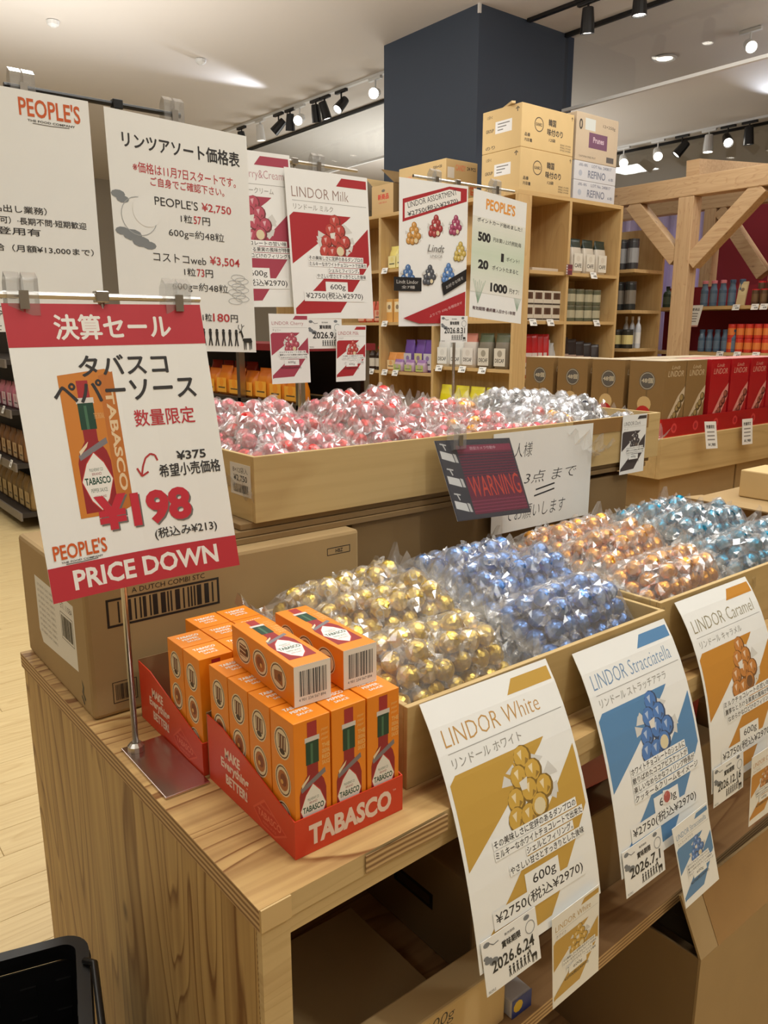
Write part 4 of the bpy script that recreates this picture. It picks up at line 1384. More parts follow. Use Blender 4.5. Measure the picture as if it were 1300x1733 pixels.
c.text('よりどり 600g 各種詰合せ', (90, 276, 198, 284), (222, 180, 176), 0.0, rot=-0.3)
c.rect(-16, 210, 66, 240, (30, 28, 28))
c.text('Lindt Lindor', (-8, 216, 56, 224), (200, 196, 190))
c.text('全7種', (6, 228, 46, 235), (200, 196, 190))
c.poly([(128, 222), (208, 186), (208, 214), (136, 248)], (30, 28, 28))
c.text('お好きな味を', (140, 214, 200, 222), (200, 196, 190), 0, rot=-0.42)
sheet('assortment_sign', 'white sign showing small heaps of many coloured sweets with two black labels', 'sign', c, flat_map((1.168, 1.42, 1.628), (1, 0, 0.012), (0.0, 0, -1)), nu=1, nv=1, cuts=False)
c = Canvas(190, 298)
for k in range(22):
    t = abs(k - 10) / 11.0
    c.rect(0, 60 + 8 * k, 190, 68 + 8 * k + 0.2, mixc((206, 218, 196), (232, 230, 220), t))
c.text('PEOPLE\'S', (44, 14, 148, 40), (232, 158, 72), 0.03)
c.text('ポイントカード始めました！', (16, 62, 176, 72), BK, 0.02)
c.text('500', (20, 94, 64, 116), BK, 0.05)
c.text('円お買い上げ(税抜)毎', (74, 100, 176, 112), BK, 0.01)
c.text('1', (104, 134, 114, 154), BK, 0.05)
c.text('ポイント！', (124, 140, 172, 150), BK, 0.01)
c.text('20', (24, 158, 60, 180), BK, 0.05)
c.text('ポイントたまると', (74, 166, 170, 177), BK, 0.01)
c.text('1000', (70, 208, 132, 230), BK, 0.05)
c.text('円オフ！', (140, 215, 176, 227), BK, 0.01)
for k in range(7):
    c.line((28, 262), (10 + 7 * k, 206 + 3 * (k % 3)), 1.4, (150, 176, 150))
    c.line((172, 268), (160 + 4 * k, 236), 1.0, (160, 184, 160))
c.text('有効期限·最終購入日から1年間', (10, 270, 166, 279), (92, 62, 66), 0.02)
sheet('points_sign', 'pale green and white sign listing 500, 1, 20 and 1000 points', 'sign', c, flat_map((1.412, 1.436, 1.632), (1, 0, -0.085), (-0.02, 0, -1)), nu=1, nv=1, cuts=False)
small = date_card('2026.8.31')
sheet('date_card', 'date card hanging from the assortment sign beside the thin pole', 'card', small, flat_map((1.288, 1.41, 1.335), (1, 0, 0), (0.0, 0, -1)), mat='paper', nu=1, nv=1, cuts=False)

# warning card, handwritten sheet and black banded card on the upper crate
c = Canvas(186, 142)
c.rect(0, 0, 186, 142, (62, 60, 66))
for k in range(3):
    v = 18 + 44 * k
    c.poly([(6, v), (32, v + 7), (34, v + 22), (6, v + 14)], (222, 218, 212))
    c.poly([(34, v + 6), (40, v + 8), (42, v + 23), (36, v + 22)], (206, 202, 196))
    c.line((16, v - 12), (20, v), 2.5, (206, 202, 196))
    c.line((10, v - 12), (24, v - 9), 2.5, (206, 202, 196))
c.rect(46, 10, 182, 134, (112, 38, 60))
c.rect(46, 10, 182, 22, (140, 52, 76))
c.text('防犯カメラ作動中', (78, 13, 142, 19), (216, 180, 186))
for k in range(9):
    c.rect(46, 26 + 5 * k, 182, 28 + 5 * k, (60, 46, 62))
c.text('WARNING', (52, 66, 178, 104), (206, 74, 56), 0.0)
for k in range(4):
    c.rect(46, 110 + 6 * k, 182, 112 + 6 * k, (142, 60, 84))
wm = flat_map((0.886, 0.982, 1.119), (1, 0, -0.055), (0.10, -0.36, -1))
wcard = sheet('warning_card', 'dark card reading WARNING with three security cameras, in a clear sleeve', 'sign', c, wm, nu=1, nv=1, cuts=False)
cc = Canvas(182, 138)
sl = sheet('clear_sleeve', None, None, cc, shift_map(wm, 2, 2, 0.0016), mat='sleeve', nu=6, nv=5, cuts=False)
bpy.data.objects.remove(sl.children[0])
sl.parent = wcard
sl.location = Vector(sl.location) - Vector(wcard.location)
clip(wcard, -0.050, -0.006 + (0.982 - wcard.location.y), 1.122 - wcard.location.z)
c = Canvas(292, 192)
HW = (44, 42, 44)
c.text('お一人様', (4, 22, 108, 50), HW, -0.01, 0.15)
c.text('600g 3点 まで', (-6, 80, 244, 108), HW, -0.01, 0.2)
c.line((122, 118), (178, 111), 3, HW)
c.line((118, 130), (178, 122), 3, HW)
c.text('でお願いします', (40, 144, 214, 172), HW, -0.01, 0.2)
sheet('handwritten_sheet', 'white sheet with handwritten purchase limit hanging from the upper crate', 'sign', c, flat_map((1.045, 0.9955, 1.116), (1, 0, 0.0), (0, 0, -1)), mat='paper', nu=1, nv=1, cuts=False)
cc = sweets_poster('LINDOR Dark', 'ダーク', (70, 64, 66), (70, 66, 70), D3, False, W=88, H=128, seed=12, inner=(110, 96, 90))
sheet('small_poster', 'small white card with black bands at the end of the upper crate', 'card', cc, flat_map((1.438, 0.9955, 1.124), (1, 0, 0.0), (0.0, 0, -1)), nu=1, nv=1, cuts=False)

# ================================================================== THE STOCK RACK (two wings meeting at a corner)
RT = 2.09          # top
LZ = [(0.10, 0.40, 0.715, 1.07, 1.365, 1.72)] + [(0.10, 0.40, 0.715, 1.02, 1.36, 1.72)] * 3
rk = thing('stock_rack', 'tall wooden stock rack of two wings meeting at a corner, cartons on its top', 'shelf rack', (3.583, 3.28, 0))
def rack_part(name, x0, y0, z0, x1, y1, z1, mat):
    return MB().box(x0 - 3.583, y0 - 3.28, z0, x1 - 3.583, y1 - 3.28, z1).build(name, M[mat], rk)
# wing along the aisle: bays along y, open towards -x; the corner bay is shallow
for y in (3.989, 4.558, 5.17, 5.978):
    rack_part('upright', 3.583, y, 0, 3.943, y + 0.022, RT - 0.0225, 'rack')
rack_part('upright', 3.583, 3.28, 0, 3.70, 3.302, RT - 0.0225, 'rack')
rack_part('top_board', 3.583, 3.642, RT - 0.022, 3.943, 6.0, RT, 'rack_y')
for (y0, y1, zs, dx) in ((3.3022, 3.9888, LZ[0], 0.115), (4.0112, 4.5578, LZ[1], 0.345), (4.5802, 5.1698, LZ[2], 0.345), (5.1922, 5.9778, LZ[3], 0.345)):
    for z in zs:
        rack_part('shelf_board', 3.585, y0, z - 0.02, 3.583 + dx, y1, z, 'rack_y')
    rack_part('back_panel', 3.583 + dx + 0.0005, y0, 0.02, 3.583 + dx + 0.008, y1, RT - 0.023, 'rack')
# wing facing the table: two bays along x
for x in (4.046, 4.564):
    rack_part('upright', x, 3.28, 0, x + 0.022, 3.64, RT - 0.0225, 'rack')
rack_part('top_board', 3.583, 3.28, RT - 0.022, 4.586, 3.6415, RT, 'rack_x')
for x0, x1 in ((3.7075, 4.0458), (4.0682, 4.5638)):
    for z in (0.10, 0.40, 0.715, 1.01, 1.36, 1.655):
        rack_part('shelf_board', x0, 3.282, z - 0.02, x1, 3.625, z, 'rack_x')
    rack_part('back_panel', x0, 3.6255, 0.02, x1, 3.634, RT - 0.023, 'rack')

# ------------------------------------------------------------------ goods
def pouch_mesh(w, d, h, col, lab, top=None, seed=0):
    """stand-up pouch: bulging body closing to a flat seal"""
    r = random.Random(seed)
    mb = MB()
    prof = [(0.0, 0.92, 0.85), (0.12, 1.0, 1.0), (0.45, 1.0, 0.95), (0.75, 0.98, 0.55), (0.9, 0.97, 0.12), (1.0, 0.97, 0.06)]
    n = 12
    vs, fs, mi = [], [], []
    for t, sx, sy in prof:
        for k in range(n):
            a = 2 * PI * (k + 0.5) / n
            cx, cy = math.cos(a), math.sin(a)
            sq = lambda q: math.copysign(abs(q) ** 0.5, q)
            vs.append((sq(cx) * w / 2 * sx * (1 + r.uniform(-.02, .02)), sq(cy) * d / 2 * sy, t * h))
    for i in range(len(prof) - 1):
        for k in range(n):
            fs.append((i * n + k, i * n + (k + 1) % n, (i + 1) * n + (k + 1) % n, (i + 1) * n + k))
            mi.append(1 if i >= 3 and top else 0)
    fs += [tuple(range(n - 1, -1, -1)), tuple(len(prof) * n - n + k for k in range(n))]
    mi += [0, 0]
    mb.add(vs, fs)
    mb.m = mi
    return mb.mesh('pouch', [cmat(col, 0.35), cmat(top or col, 0.35)], smooth=True)

_pk = {}
def pouch(label, loc, w, d, h, col, lab, top=None, rz=0.0, tilt=0.0, group=None, text=None):
    k = ('p', w, d, h, col, lab, top, text)
    if k in _pk:
        o = copy_tree(_pk[k])
    else:
        o = thing('pouch', label, 'pouch')
        link_mesh('bag_body', pouch_mesh(w, d, h, col, lab, top, len(_pk)), o)
        c = Canvas(w * 800, h * 500)
        c.rect(0, 0, c.w, c.h, lab)
        c.disc(c.w * .5, c.h * .3, c.w * .22, mixc(lab, col, 0.6), 12)
        if text:
            c.text(text, (c.w * .1, c.h * .58, c.w * .9, c.h * .8), (60, 56, 50), 0.02)
        else:
            c.rect(c.w * .15, c.h * .62, c.w * .85, c.h * .72, mixc(lab, (40, 40, 40), 0.7))
        c.build('label_print', o, flat_map((-w * .4, -d / 2 - 0.001, h * .58), (1, 0, 0), (0, 0, -1)))
        _pk[k] = o
    o.location = loc
    o.rotation_euler = (tilt, 0, rz)
    o['label'] = label
    if group: o['group'] = group
    return o

def packet(label, loc, w, d, h, col, lab, rz=0.0, tilt=0.0, group=None, text=None, name='packet', cat='packet', band=None):
    """folded carton with a printed front and side"""
    k = ('b', w, d, h, col, lab, text, band)
    if k in _pk:
        o = copy_tree(_pk[k])
    else:
        o = thing(name, label, cat)
        MB().box(-w / 2, -d / 2, 0, w / 2, d / 2, h).build('box', cmat(col, 0.4), o, bevel=min(w, d, h) * 0.02)
        c = Canvas(w * 1e3, h * 1e3)
        c.rect(w * 120, h * 120, w * 880, h * 560, lab)
        c.disc(w * 500, h * 340, min(w, h) * 220, mixc(lab, (60, 40, 30), .5), 12)
        if text:
            c.text(text, (w * 120, h * 640, w * 880, h * 760), mixc(lab, (30, 30, 30), .3), 0.02)
        if band:
            c.rect(0, h * 820, w * 1e3, h * 930, band)
        face_print(o, c, (-w / 2, -d / 2, h), (1, 0, 0), (0, 0, -1), 'front_print')
        _pk[k] = o
    o.location = loc
    o.rotation_euler = (tilt, 0, rz)
    o['label'] = label
    if group: o['group'] = group
    return o

def can(label, loc, r, h, col, lab, cap=None, group=None, name='can', cat='can'):
    k = ('c', r, h, col, lab, cap)
    if k in _pk:
        o = copy_tree(_pk[k])
    else:
        o = thing(name, label, cat)
        MB().lathe([(r * .94, 0), (r, h * .03), (r, h * .90), (r * .96, h * .93)], 14).build('body', cmat(col, 0.35), o, smooth=False)
        MB().lathe([(r * 1.006, h * .22), (r * 1.006, h * .70)], 14).build('label_band', cmat(lab, 0.5), o)
        MB().lathe([(r * .97, h * .931), (r * .99, h * .94), (r * .99, h)], 14).build('lid', cmat(cap or (206, 204, 198), 0.35), o)
        _pk[k] = o
    o.location = loc
    o['label'] = label
    if group: o['group'] = group
    return o

def bottle(label, loc, r, h, col, cap, lab=None, group=None, neck=0.4):
    k = ('o', r, h, col, cap, lab, neck)
    if k in _pk:
        o = copy_tree(_pk[k])
    else:
        o = thing('bottle', label, 'bottle')
        MB().lathe([(r * .9, 0), (r, h * .03), (r, h * .62), (r * .8, h * .72), (r * neck, h * .80), (r * neck, h * .88)], 12).build('glass_body', cmat(col, 0.2), o, smooth=False)
        MB().lathe([(r * neck * 1.15, h * .881), (r * neck * 1.15, h * .99), (r * neck * .9, h)], 10).build('cap', cmat(cap, 0.4), o)
        if lab:
            MB().lathe([(r * 1.006, h * .15), (r * 1.006, h * .5)], 12).build('label_band', cmat(lab, 0.5), o)
        _pk[k] = o
    o.location = loc
    o['label'] = label
    if group: o['group'] = group
    return o

_tag = []
def price_tag(label, loc, rz=0.0, w=0.062, h=0.042, group='price tags on the shelf edges'):
    if _tag:
        o = copy_tree(_tag[0])
    else:
        o = thing('price_tag', label, 'price tag')
        MB().box(-0.5, -0.02, -0.5, 0.5, 0.02, 0.5).build('card', M['white_vinyl'], o)
        c = Canvas(1000, 1000)
        c.rect(120, 200, 620, 300, (120, 116, 112))
        c.text('¥398', (420, 480, 900, 820), (70, 66, 64), 0.02)
        c.build('tag_print', o, flat_map((-0.5, -0.02, 0.5), (1, 0, 0), (0, 0, -1)), h0=0.02, step=0.004)
        _tag.append(o)
    o.location = loc
    o.scale = (w, 0.03, h)
    o.rotation_euler = (-0.35, 0, rz)
    o['label'] = label
    o['group'] = group
    return o

AX = 3.583      # face of wing A (facing -X); goods turned to face the aisle
RA = -PI / 2
ORD = ['first', 'second', 'third', 'fourth', 'fifth', 'sixth', 'seventh', 'eighth']
# lower row of the corner bay: coffee pouches
spec = [(3.925, (212, 210, 204), (232, 230, 224), (92, 122, 88)), (3.80, (216, 214, 208), (232, 230, 224), (90, 126, 92)), (3.685, (206, 196, 186), (226, 220, 212), (190, 120, 100)),
        (3.545, (120, 112, 96), (214, 206, 190), (84, 92, 66)), (3.405, (124, 114, 98), (216, 208, 192), (92, 94, 70))]
for i, (y, col, lab, top) in enumerate(spec):
    pouch('%s coffee pouch, %s along the corner shelf of the rack' % (['white and green', 'white and green', 'pale', 'olive', 'olive'][i], ORD[i]), (AX + 0.055, y, 1.0702), 0.118, 0.07, 0.215, col, lab, top, RA, group='coffee pouches on the corner shelf', text='DECAF')
for i, y in enumerate((3.90, 3.76, 3.62, 3.48)):
    pouch('bright yellow bag, %s along the lower corner shelf' % ORD[i], (AX + 0.058, y, 0.7152), 0.13, 0.08, 0.235, (222, 206, 28), (214, 190, 30), (226, 212, 60), RA, group='yellow bags on the lower corner shelf')
# bay two: purple bags, orange bags
for i, (y, z, col, lab) in enumerate([(4.10, 0, (108, 74, 150), (206, 200, 206)), (4.22, 0, (112, 78, 152), (214, 204, 150)), (4.31, 0, (104, 72, 146), (202, 196, 200)), (4.42, 0, (214, 140, 74), (222, 186, 130)), (4.50, 0, (216, 146, 80), (226, 198, 150))]):
    pouch('%s bag of snacks, %s along the rack shelf next to the corner bay' % ('purple' if i < 3 else 'small orange', ORD[i]), (AX + 0.075 + 0.02 * (i == 1), y, 1.0202), 0.10, 0.06, 0.22 if i < 3 else 0.13, col, lab, None, RA, group='bags on the rack shelf next to the corner bay')
for i, y in enumerate((4.14, 4.26, 4.38)):
    pouch('white and purple bag standing in front of the purple ones, %s of three' % ORD[i], (AX + 0.032, y, 1.0202), 0.095, 0.05, 0.085, (190, 160, 180), (180, 190, 110), (150, 110, 160), RA, group='short bags in front of the purple bags')
for i, y in enumerate((4.53, 4.44, 4.35)):
    packet('orange packet, %s along the middle shelf by the assortment sign' % ORD[i], (AX + 0.08, y, 1.3602), 0.075, 0.05, 0.16, (222, 170, 96), (240, 222, 180), RA, group='orange packets on the middle shelf')
for i, y in enumerate((4.50, 4.41)):
    pouch('pale yellow crinkled bag, %s along the upper shelf by the assortment sign' % ORD[i], (AX + 0.09, y, 1.7202), 0.10, 0.07, 0.16 + 0.02 * i, (224, 208, 120), (232, 222, 160), None, RA, group='pale yellow bags on the upper shelf')
# bay three and four, seen beside and between the signs
for i, y in enumerate((4.63, 4.71, 4.79, 4.87)):
    bottle('small dark bottle with red cap, %s along the third bay' % ORD[i], (AX + 0.05, y, 1.0202), 0.032, 0.17, (58, 44, 36), (190, 40, 40), (206, 196, 180), 'red capped bottles in the third bay')
for i, y in enumerate((4.64, 4.74, 4.84)):
    pouch('red and orange packet, %s along the middle shelf of the third bay' % ORD[i], (AX + 0.06, y, 1.3602), 0.09, 0.05, 0.15, (206, 92, 66), (226, 170, 140), None, RA, group='red packets in the third bay')
for i, y in enumerate((5.02, 5.13, 5.28, 5.39, 5.50)):
    pouch('yellow crisp bag, %s along the far bays' % ORD[i], (AX + 0.07, y, 1.0202), 0.10, 0.07, 0.27, (204, 180, 48), (226, 214, 150), None, RA, group='yellow crisp bags in the far bays')
for i, (y, z) in enumerate([(3.92, 1.06), (3.70, 1.06), (3.52, 1.06), (4.50, 1.01), (4.38, 1.01), (4.66, 1.01), (4.50, 1.35), (4.50, 1.71), (5.08, 1.01), (5.22, 1.01)]):
    price_tag('white price tag on the aisle wing of the rack, %s' % ['first under the white coffee pouches', 'second under the white coffee pouches', 'third, under the olive pouches', 'under the orange snack bags', 'under the purple bags', 'beneath the red capped bottles', 'below the orange packets', 'below the pale yellow bags', 'under the first yellow crisp bag', 'under the later yellow crisp bags'][i], (AX - 0.012, y, z), RA)
# wing B
BY = 3.28
for lv in range(2):
    for i in range(4):
        packet('white box with a cup picture, %s of the %s row' % (ORD[i], ['lower', 'upper'][lv]), (3.757 + 0.085 * i, BY + 0.075, 1.3602 + 0.0905 * lv), 0.083, 0.07, 0.09, (206, 196, 178), (92, 66, 50), group='boxes with cup pictures', band=(70, 60, 52))
        can('olive tin, %s of the %s row in the end bay' % (ORD[i], ['lower', 'upper'][lv]), (4.17 + 0.088 * i, BY + 0.07, 1.3602 + 0.1005 * lv), 0.038, 0.10, (92, 92, 70), (176, 168, 140), (120, 116, 96), 'olive tins in the end bay')
for i in range(3):
    pouch('dark topped coffee bag, %s on the upper shelf of the end bay' % ORD[i], (4.215 + 0.125 * i, BY + 0.085, 1.6552), 0.105, 0.07, 0.215, (206, 196, 180), (226, 220, 206), (40, 52, 44), 0, group='coffee bags on the upper shelf of the end bay', text='CAFE')
MB_ = MB().box(-0.12, -0.05, 0, 0.12, 0.05, 0.018).build('flat_box', cmat((196, 180, 160)), loc=(3.88, BY + 0.08, 1.6552), bevel=0.002)
tag(MB_, 'single flat box on an otherwise empty rack shelf behind the points sign', 'box')
for i in range(4):
    pouch('red bag leaning back, %s on the lower shelf behind the points sign' % ORD[i], (3.775 + 0.05 * i, BY + 0.09, 1.0102), 0.12, 0.05, 0.27, (176, 28, 32), (206, 190, 184), None, R(-20 - 10 * i), group='red bags leaning on the lower shelf')
for i in range(3):
    pouch('grey and white bag leaning back, %s beside the red bags' % ORD[i], (3.955 + 0.035 * i, BY + 0.10, 1.0102), 0.11, 0.045, 0.235 - 0.02 * i, (176, 172, 168), (214, 210, 206), None, R(-48), group='grey bags leaning beside the red ones')
for i in range(5):
    pouch('dark brown bag leaning back, %s on the lower shelf of the end bay' % ORD[i], (4.135 + 0.078 * i, BY + 0.09, 1.0102), 0.11, 0.05, 0.25 - 0.012 * i, (46, 36, 34), (166, 140, 126), None, R(-14 - 7 * i), group='dark bags on the lower shelf of the end bay')
for i, (x, z) in enumerate([(3.74, 1.35), (3.90, 1.35), (3.76, 1.0), (3.98, 1.0), (4.30, 1.645), (4.36, 1.35), (4.42, 1.0)]):
    price_tag('white price tag on the end wing of the rack, %s' % ['under the first cup boxes', 'under the last cup boxes', 'under the red leaning bags', 'under the grey leaning bags', 'below the dark topped coffee bags', 'below the olive tins', 'below the dark leaning bags'][i], (x, BY - 0.012, z))
c = Canvas(60, 62)
c.rect(0, 0, 60, 62, (112, 56, 66))
for k in range(4):
    c.rect(2, 4 + 15 * k, 14, 14 + 15 * k, (206, 198, 192))
c.text('WARNING', (18, 26, 58, 36), (196, 90, 76), 0.02)
sheet('warning_card', 'small dark red warning card hanging on the divider of the rack', 'sign', c, flat_map((4.02, BY - 0.016, 1.70), (1.7, 0, 0), (0, 0, -1.7)), nu=1, nv=1, cuts=False)

# ------------------------------------------------------------------ cartons on top of the rack
def rack_carton(label, x0, y0, z0, x1, y1, h, mat, front, side, group='cartons on top of the rack'):
    o = carton('cardboard_box', label, x0, y0, z0, x1, y1, z0 + h, mat=mat, tape=None, group=group, bevel=0.004)
    w, d = (x1 - x0), (y1 - y0)
    if front:
        c = Canvas(w * 1e3, h * 1e3)
        front(c)
        face_print(o, c, (-w / 2, -d / 2, h), (1, 0, 0), (0, 0, -1), 'front_print')
    if side:
        c = Canvas(d * 1e3, h * 1e3)
        side(c)
        face_print(o, c, (-w / 2, d / 2, h), (0, -1, 0), (0, 0, -1), 'side_print')
    return o
DK = (62, 54, 46)
def nori_front(c):
    w, h = c.w, c.h
    c.ring(w * .32, h * .42, h * .17, h * .022, DK, 20)
    c.text('KANRO', (w * .26, h * .38, w * .38, h * .46), DK, 0.03)
    c.text('韓国', (w * .50, h * .24, w * .64, h * .40), DK, 0.04)
    c.text('味付のり', (w * .48, h * .46, w * .78, h * .62), DK, 0.04)
    c.text('12袋', (w * .52, h * .68, w * .64, h * .76), DK, 0.03)
    c.text('品番', (w * .06, h * .66, w * .16, h * .74), DK, 0.03)
    c.text('内容量', (w * .06, h * .78, w * .20, h * .86), DK, 0.02)
    for k in range(3):
        c.text('REPUBLIC OF KOREA', (w * .74, h * (.76 + .06 * k), w * .95, h * (.80 + .06 * k)), DK)
    c.text('↑', (w * .94, h * .06, w * .975, h * .16), DK, 0.03)
def nori_side(c):
    w, h = c.w, c.h
    c.rect(w * .34, h * .30, w * .76, h * .58, (226, 224, 222))
    for k in range(3):
        c.rect(w * .40, h * (.35 + .07 * k), w * (.70 - .08 * k), h * (.375 + .07 * k), (120, 116, 112))
    c.text('12袋×2', (w * .12, h * .12, w * .26, h * .20), DK)
    c.text('GROUP', (w * .10, h * .44, w * .30, h * .52), DK, 0.02)
    c.text('のり', (w * .10, h * .84, w * .34, h * .92), DK, 0.02)
    c.text('↑', (w * .84, h * .06, w * .94, h * .18), DK, 0.03)
yb = BY + 0.012
rack_carton('lower brown carton of the pair beside the column, seaweed lettering on its front', 3.602, yb, RT + 0.0003, 4.062, yb + 0.31, 0.232, 'card_pale', nori_front, nori_side)
rack_carton('upper brown carton of the pair beside the column, a short lath lying on it', 3.602, yb, RT + 0.2328, 4.062, yb + 0.31, 0.232, 'card_pale', nori_front, nori_side)
def white_front(c):
    w, h = c.w, c.h
    BL = (120, 124, 140)
    c.text('品名', (w * .10, h * .12, w * .30, h * .26), BL, 0.02)
    c.text('LOT No. 240817', (w * .40, h * .10, w * .88, h * .26), BL, 0.02)
    c.disc(w * .14, h * .62, h * .16, (176, 180, 190), 12)
    c.text('REFINO', (w * .32, h * .42, w * .74, h * .82), BL, 0.02)
    c.text('6本', (w * .82, h * .62, w * .94, h * .8), BL, 0.02)
rack_carton('lowest thin white carton at the rack end, below another like it', 4.085, yb, RT + 0.0003, 4.50, yb + 0.30, 0.111, 'card_white', white_front, None)
rack_carton('upper thin white carton at the rack end, under the greyish one', 4.085, yb, RT + 0.1116, 4.50, yb + 0.30, 0.111, 'card_white', white_front, None)
def grey_front(c):
    w, h = c.w, c.h
    c.rect(w * .30, h * .38, w * .74, h * .70, (112, 70, 96))
    c.text('Prunes', (w * .40, h * .46, w * .66, h * .58), (206, 180, 190), 0.02)
    c.rect(w * .20, h * .10, w * .44, h * .34, (206, 208, 202))
    c.text('0', (w * .06, h * .14, w * .14, h * .36), DK, 0.02)
    c.text('CALIFORNIA DRIED FRUIT', (w * .08, h * .88, w * .48, h * .92), DK)
    c.rect(w * .74, h * .82, w * .92, h * .94, (90, 82, 78))
    c.text('12×250g', (w * .62, h * .16, w * .92, h * .24), DK)
rack_carton('greyish carton with a purple label on top of the thin white cartons', 4.085, yb, RT + 0.2229, 4.498, yb + 0.30, 0.272, 'card_grey', grey_front, None)
capo = MB().box(-0.10, -0.012, 0, 0.10, 0.012, 0.012).build('wooden_lath', M['ply_batten'], loc=(3.63, yb + 0.14, RT + 0.4653), rot=(0, 0, 1.1))
tag(capo, 'short pale lath lying on the upper brown carton', 'lath')
def candy_front(c):
    w, h = c.w, c.h
    OR = (214, 112, 66)
    c.text('캔디팝', (w * .30, h * .46, w * .96, h * .74), OR, 0.05)
    c.text('CANDY', (w * .30, h * .10, w * .62, h * .24), (222, 140, 100), 0.04)
    c.rect(w * .05, h * .18, w * .26, h * .42, (226, 220, 208))
    c.text('24 PCS', (w * .66, h * .12, w * .94, h * .20), DK, 0.02)
def candy_side(c):
    w, h = c.w, c.h
    OR = (210, 96, 52)
    c.text('캔디', (w * .14, h * .48, w * .30, h * .70), (206, 130, 110), 0.05)
    c.text('캔디바팝', (w * .32, h * .48, w * .70, h * .72), OR, 0.06)
    c.text('CANDY', (w * .10, h * .22, w * .30, h * .36), (222, 150, 110), 0.04)
    c.text('320g×20', (w * .74, h * .12, w * .92, h * .20), DK, 0.02)
    c.disc(w * .80, h * .58, h * .14, (150, 196, 200), 12)
rack_carton('pale carton with orange lettering on the rack, in front of the column', 3.60, 3.925 - 0.01, RT + 0.0003, 3.88, 4.38, 0.268, 'card_pale', candy_front, candy_side)
# open carton
ob = carton('cardboard_box', 'open brown carton with raised flaps on the rack, behind the Milk poster', 3.60, 4.44, RT + 0.0003, 3.86, 4.68, RT + 0.195, mat='card_dark', tape=None)
c = Canvas(240, 195)
c.rect(0, 0, 240, 195, (205, 172, 122))
c.text('新商品', (70, 60, 190, 96), (206, 70, 56), 0.05)
c.text('お菓子詰合せ', (80, 110, 170, 122), (206, 96, 76), 0.02)
c.disc(130, 40, 20, (120, 112, 96), 10, 10)
face_print(ob, c, (-0.13, 0.12, 0.195), (0, -1, 0), (0, 0, -1), 'side_print')
MB().prism([(-0.12, 0.195), (-0.123, 0.198), (0.02, 0.30), (0.024, 0.297)], 0, -0.12, 0.12).build('flap', M['card_dark'], ob)
MB().prism([(0.12, 0.195), (0.123, 0.198), (0.20, 0.262), (0.196, 0.264)], 0, -0.12, 0.12).build('flap', M['card_pale'], ob)

# ------------------------------------------------------------------ side shelf past the rack end
ss = thing('side_shelf', 'narrow wooden shelf of jars just past the rack end', 'shelf rack', (4.78, 3.30, 0))
for z in (0.95, 1.18, 1.44, 1.71):
    MB().box(0, 0, z - 0.022, 0.33, 0.42, z).build('shelf_board', M['rack_y'], ss)
for y in (0.0, 0.40):
    MB().box(0.33, y, 0, 0.352, y + 0.022, 2.0).build('upright', M['rack'], ss)
MB().box(0.33, 0.0225, 0.9, 0.342, 0.3995, 2.0).build('back_panel', M['rack'], ss)
for lv, z in enumerate((1.1802, 1.4402, 1.7102)):
    for i in range(4):
        can('dark jar, %s on the %s board of the side shelf' % (ORD[i], ['bottom', 'middle', 'top'][lv]), (4.84, 3.36 + 0.085 * i, z), 0.038, [0.13, 0.19, 0.20][lv], [(52, 50, 42), (44, 46, 44), (60, 60, 62)][lv], [(212, 196, 132), (120, 112, 100), (150, 150, 150)][lv], (60, 58, 56), 'jars on the side shelf', 'jar', 'jar')
for i in range(3):
    bottle('slim clear bottle, %s of three at the front of the side shelf' % ORD[i], (4.93, 3.34 + 0.05 * i, 1.1802), 0.02, 0.22, (196, 200, 206), (226, 226, 230), (220, 218, 214), 'slim clear bottles')

# ================================================================== TIMBER FRAME AND ITS SHELVES
tf = thing('timber_frame', 'pine timber frame with posts, beams and slanting braces beside the crimson wall', 'frame', (4.9, 3.0, 0))
def beamy(name, p, q, w, h, mat='beam_y'):
    return MB().bar(p, q, w, h).build(name, M[mat], tf, bevel=0.004)
MB().box(-0.05, -0.055, 0, 0.05, 0.055, 2.139).build('post', M['beam_z'], tf, bevel=0.004)
beamy('top_beam', (0, 0.95, 2.20), (0, -1.6, 2.20), 0.10, 0.12)
beamy('brace', (0, -0.05, 1.73), (0, -0.48, 2.145), 0.09, 0.10)
beamy('brace', (0, 0.05, 1.76), (0, 0.42, 2.145), 0.09, 0.10)
MB().box(1.33 - 0.05, 0.60 - 0.05, 0, 1.33 + 0.05, 0.60 + 0.05, 2.25).build('post', M['beam_z'], tf, bevel=0.004)
beamy('top_beam', (1.33, 1.8, 2.31), (1.33, -1.2, 2.31), 0.10, 0.12)
beamy('brace', (1.33, 0.53, 2.24), (1.33, 0.13, 1.72), 0.09, 0.10)
MB().box(1.33 - 0.05, 0.03 - 0.05, 0, 1.33 + 0.05, 0.03 + 0.05, 2.25).build('post', M['beam_z'], tf, bevel=0.004)
MB().bar((0, 0.0, 2.315), (1.33, 0.0, 2.43), 0.09, 0.10).build('cross_beam', M['beam_y'], tf)
MB().bar((0, -0.75, 2.315), (1.33, -0.75, 2.43), 0.09, 0.10).build('cross_beam', M['beam_y'], tf)

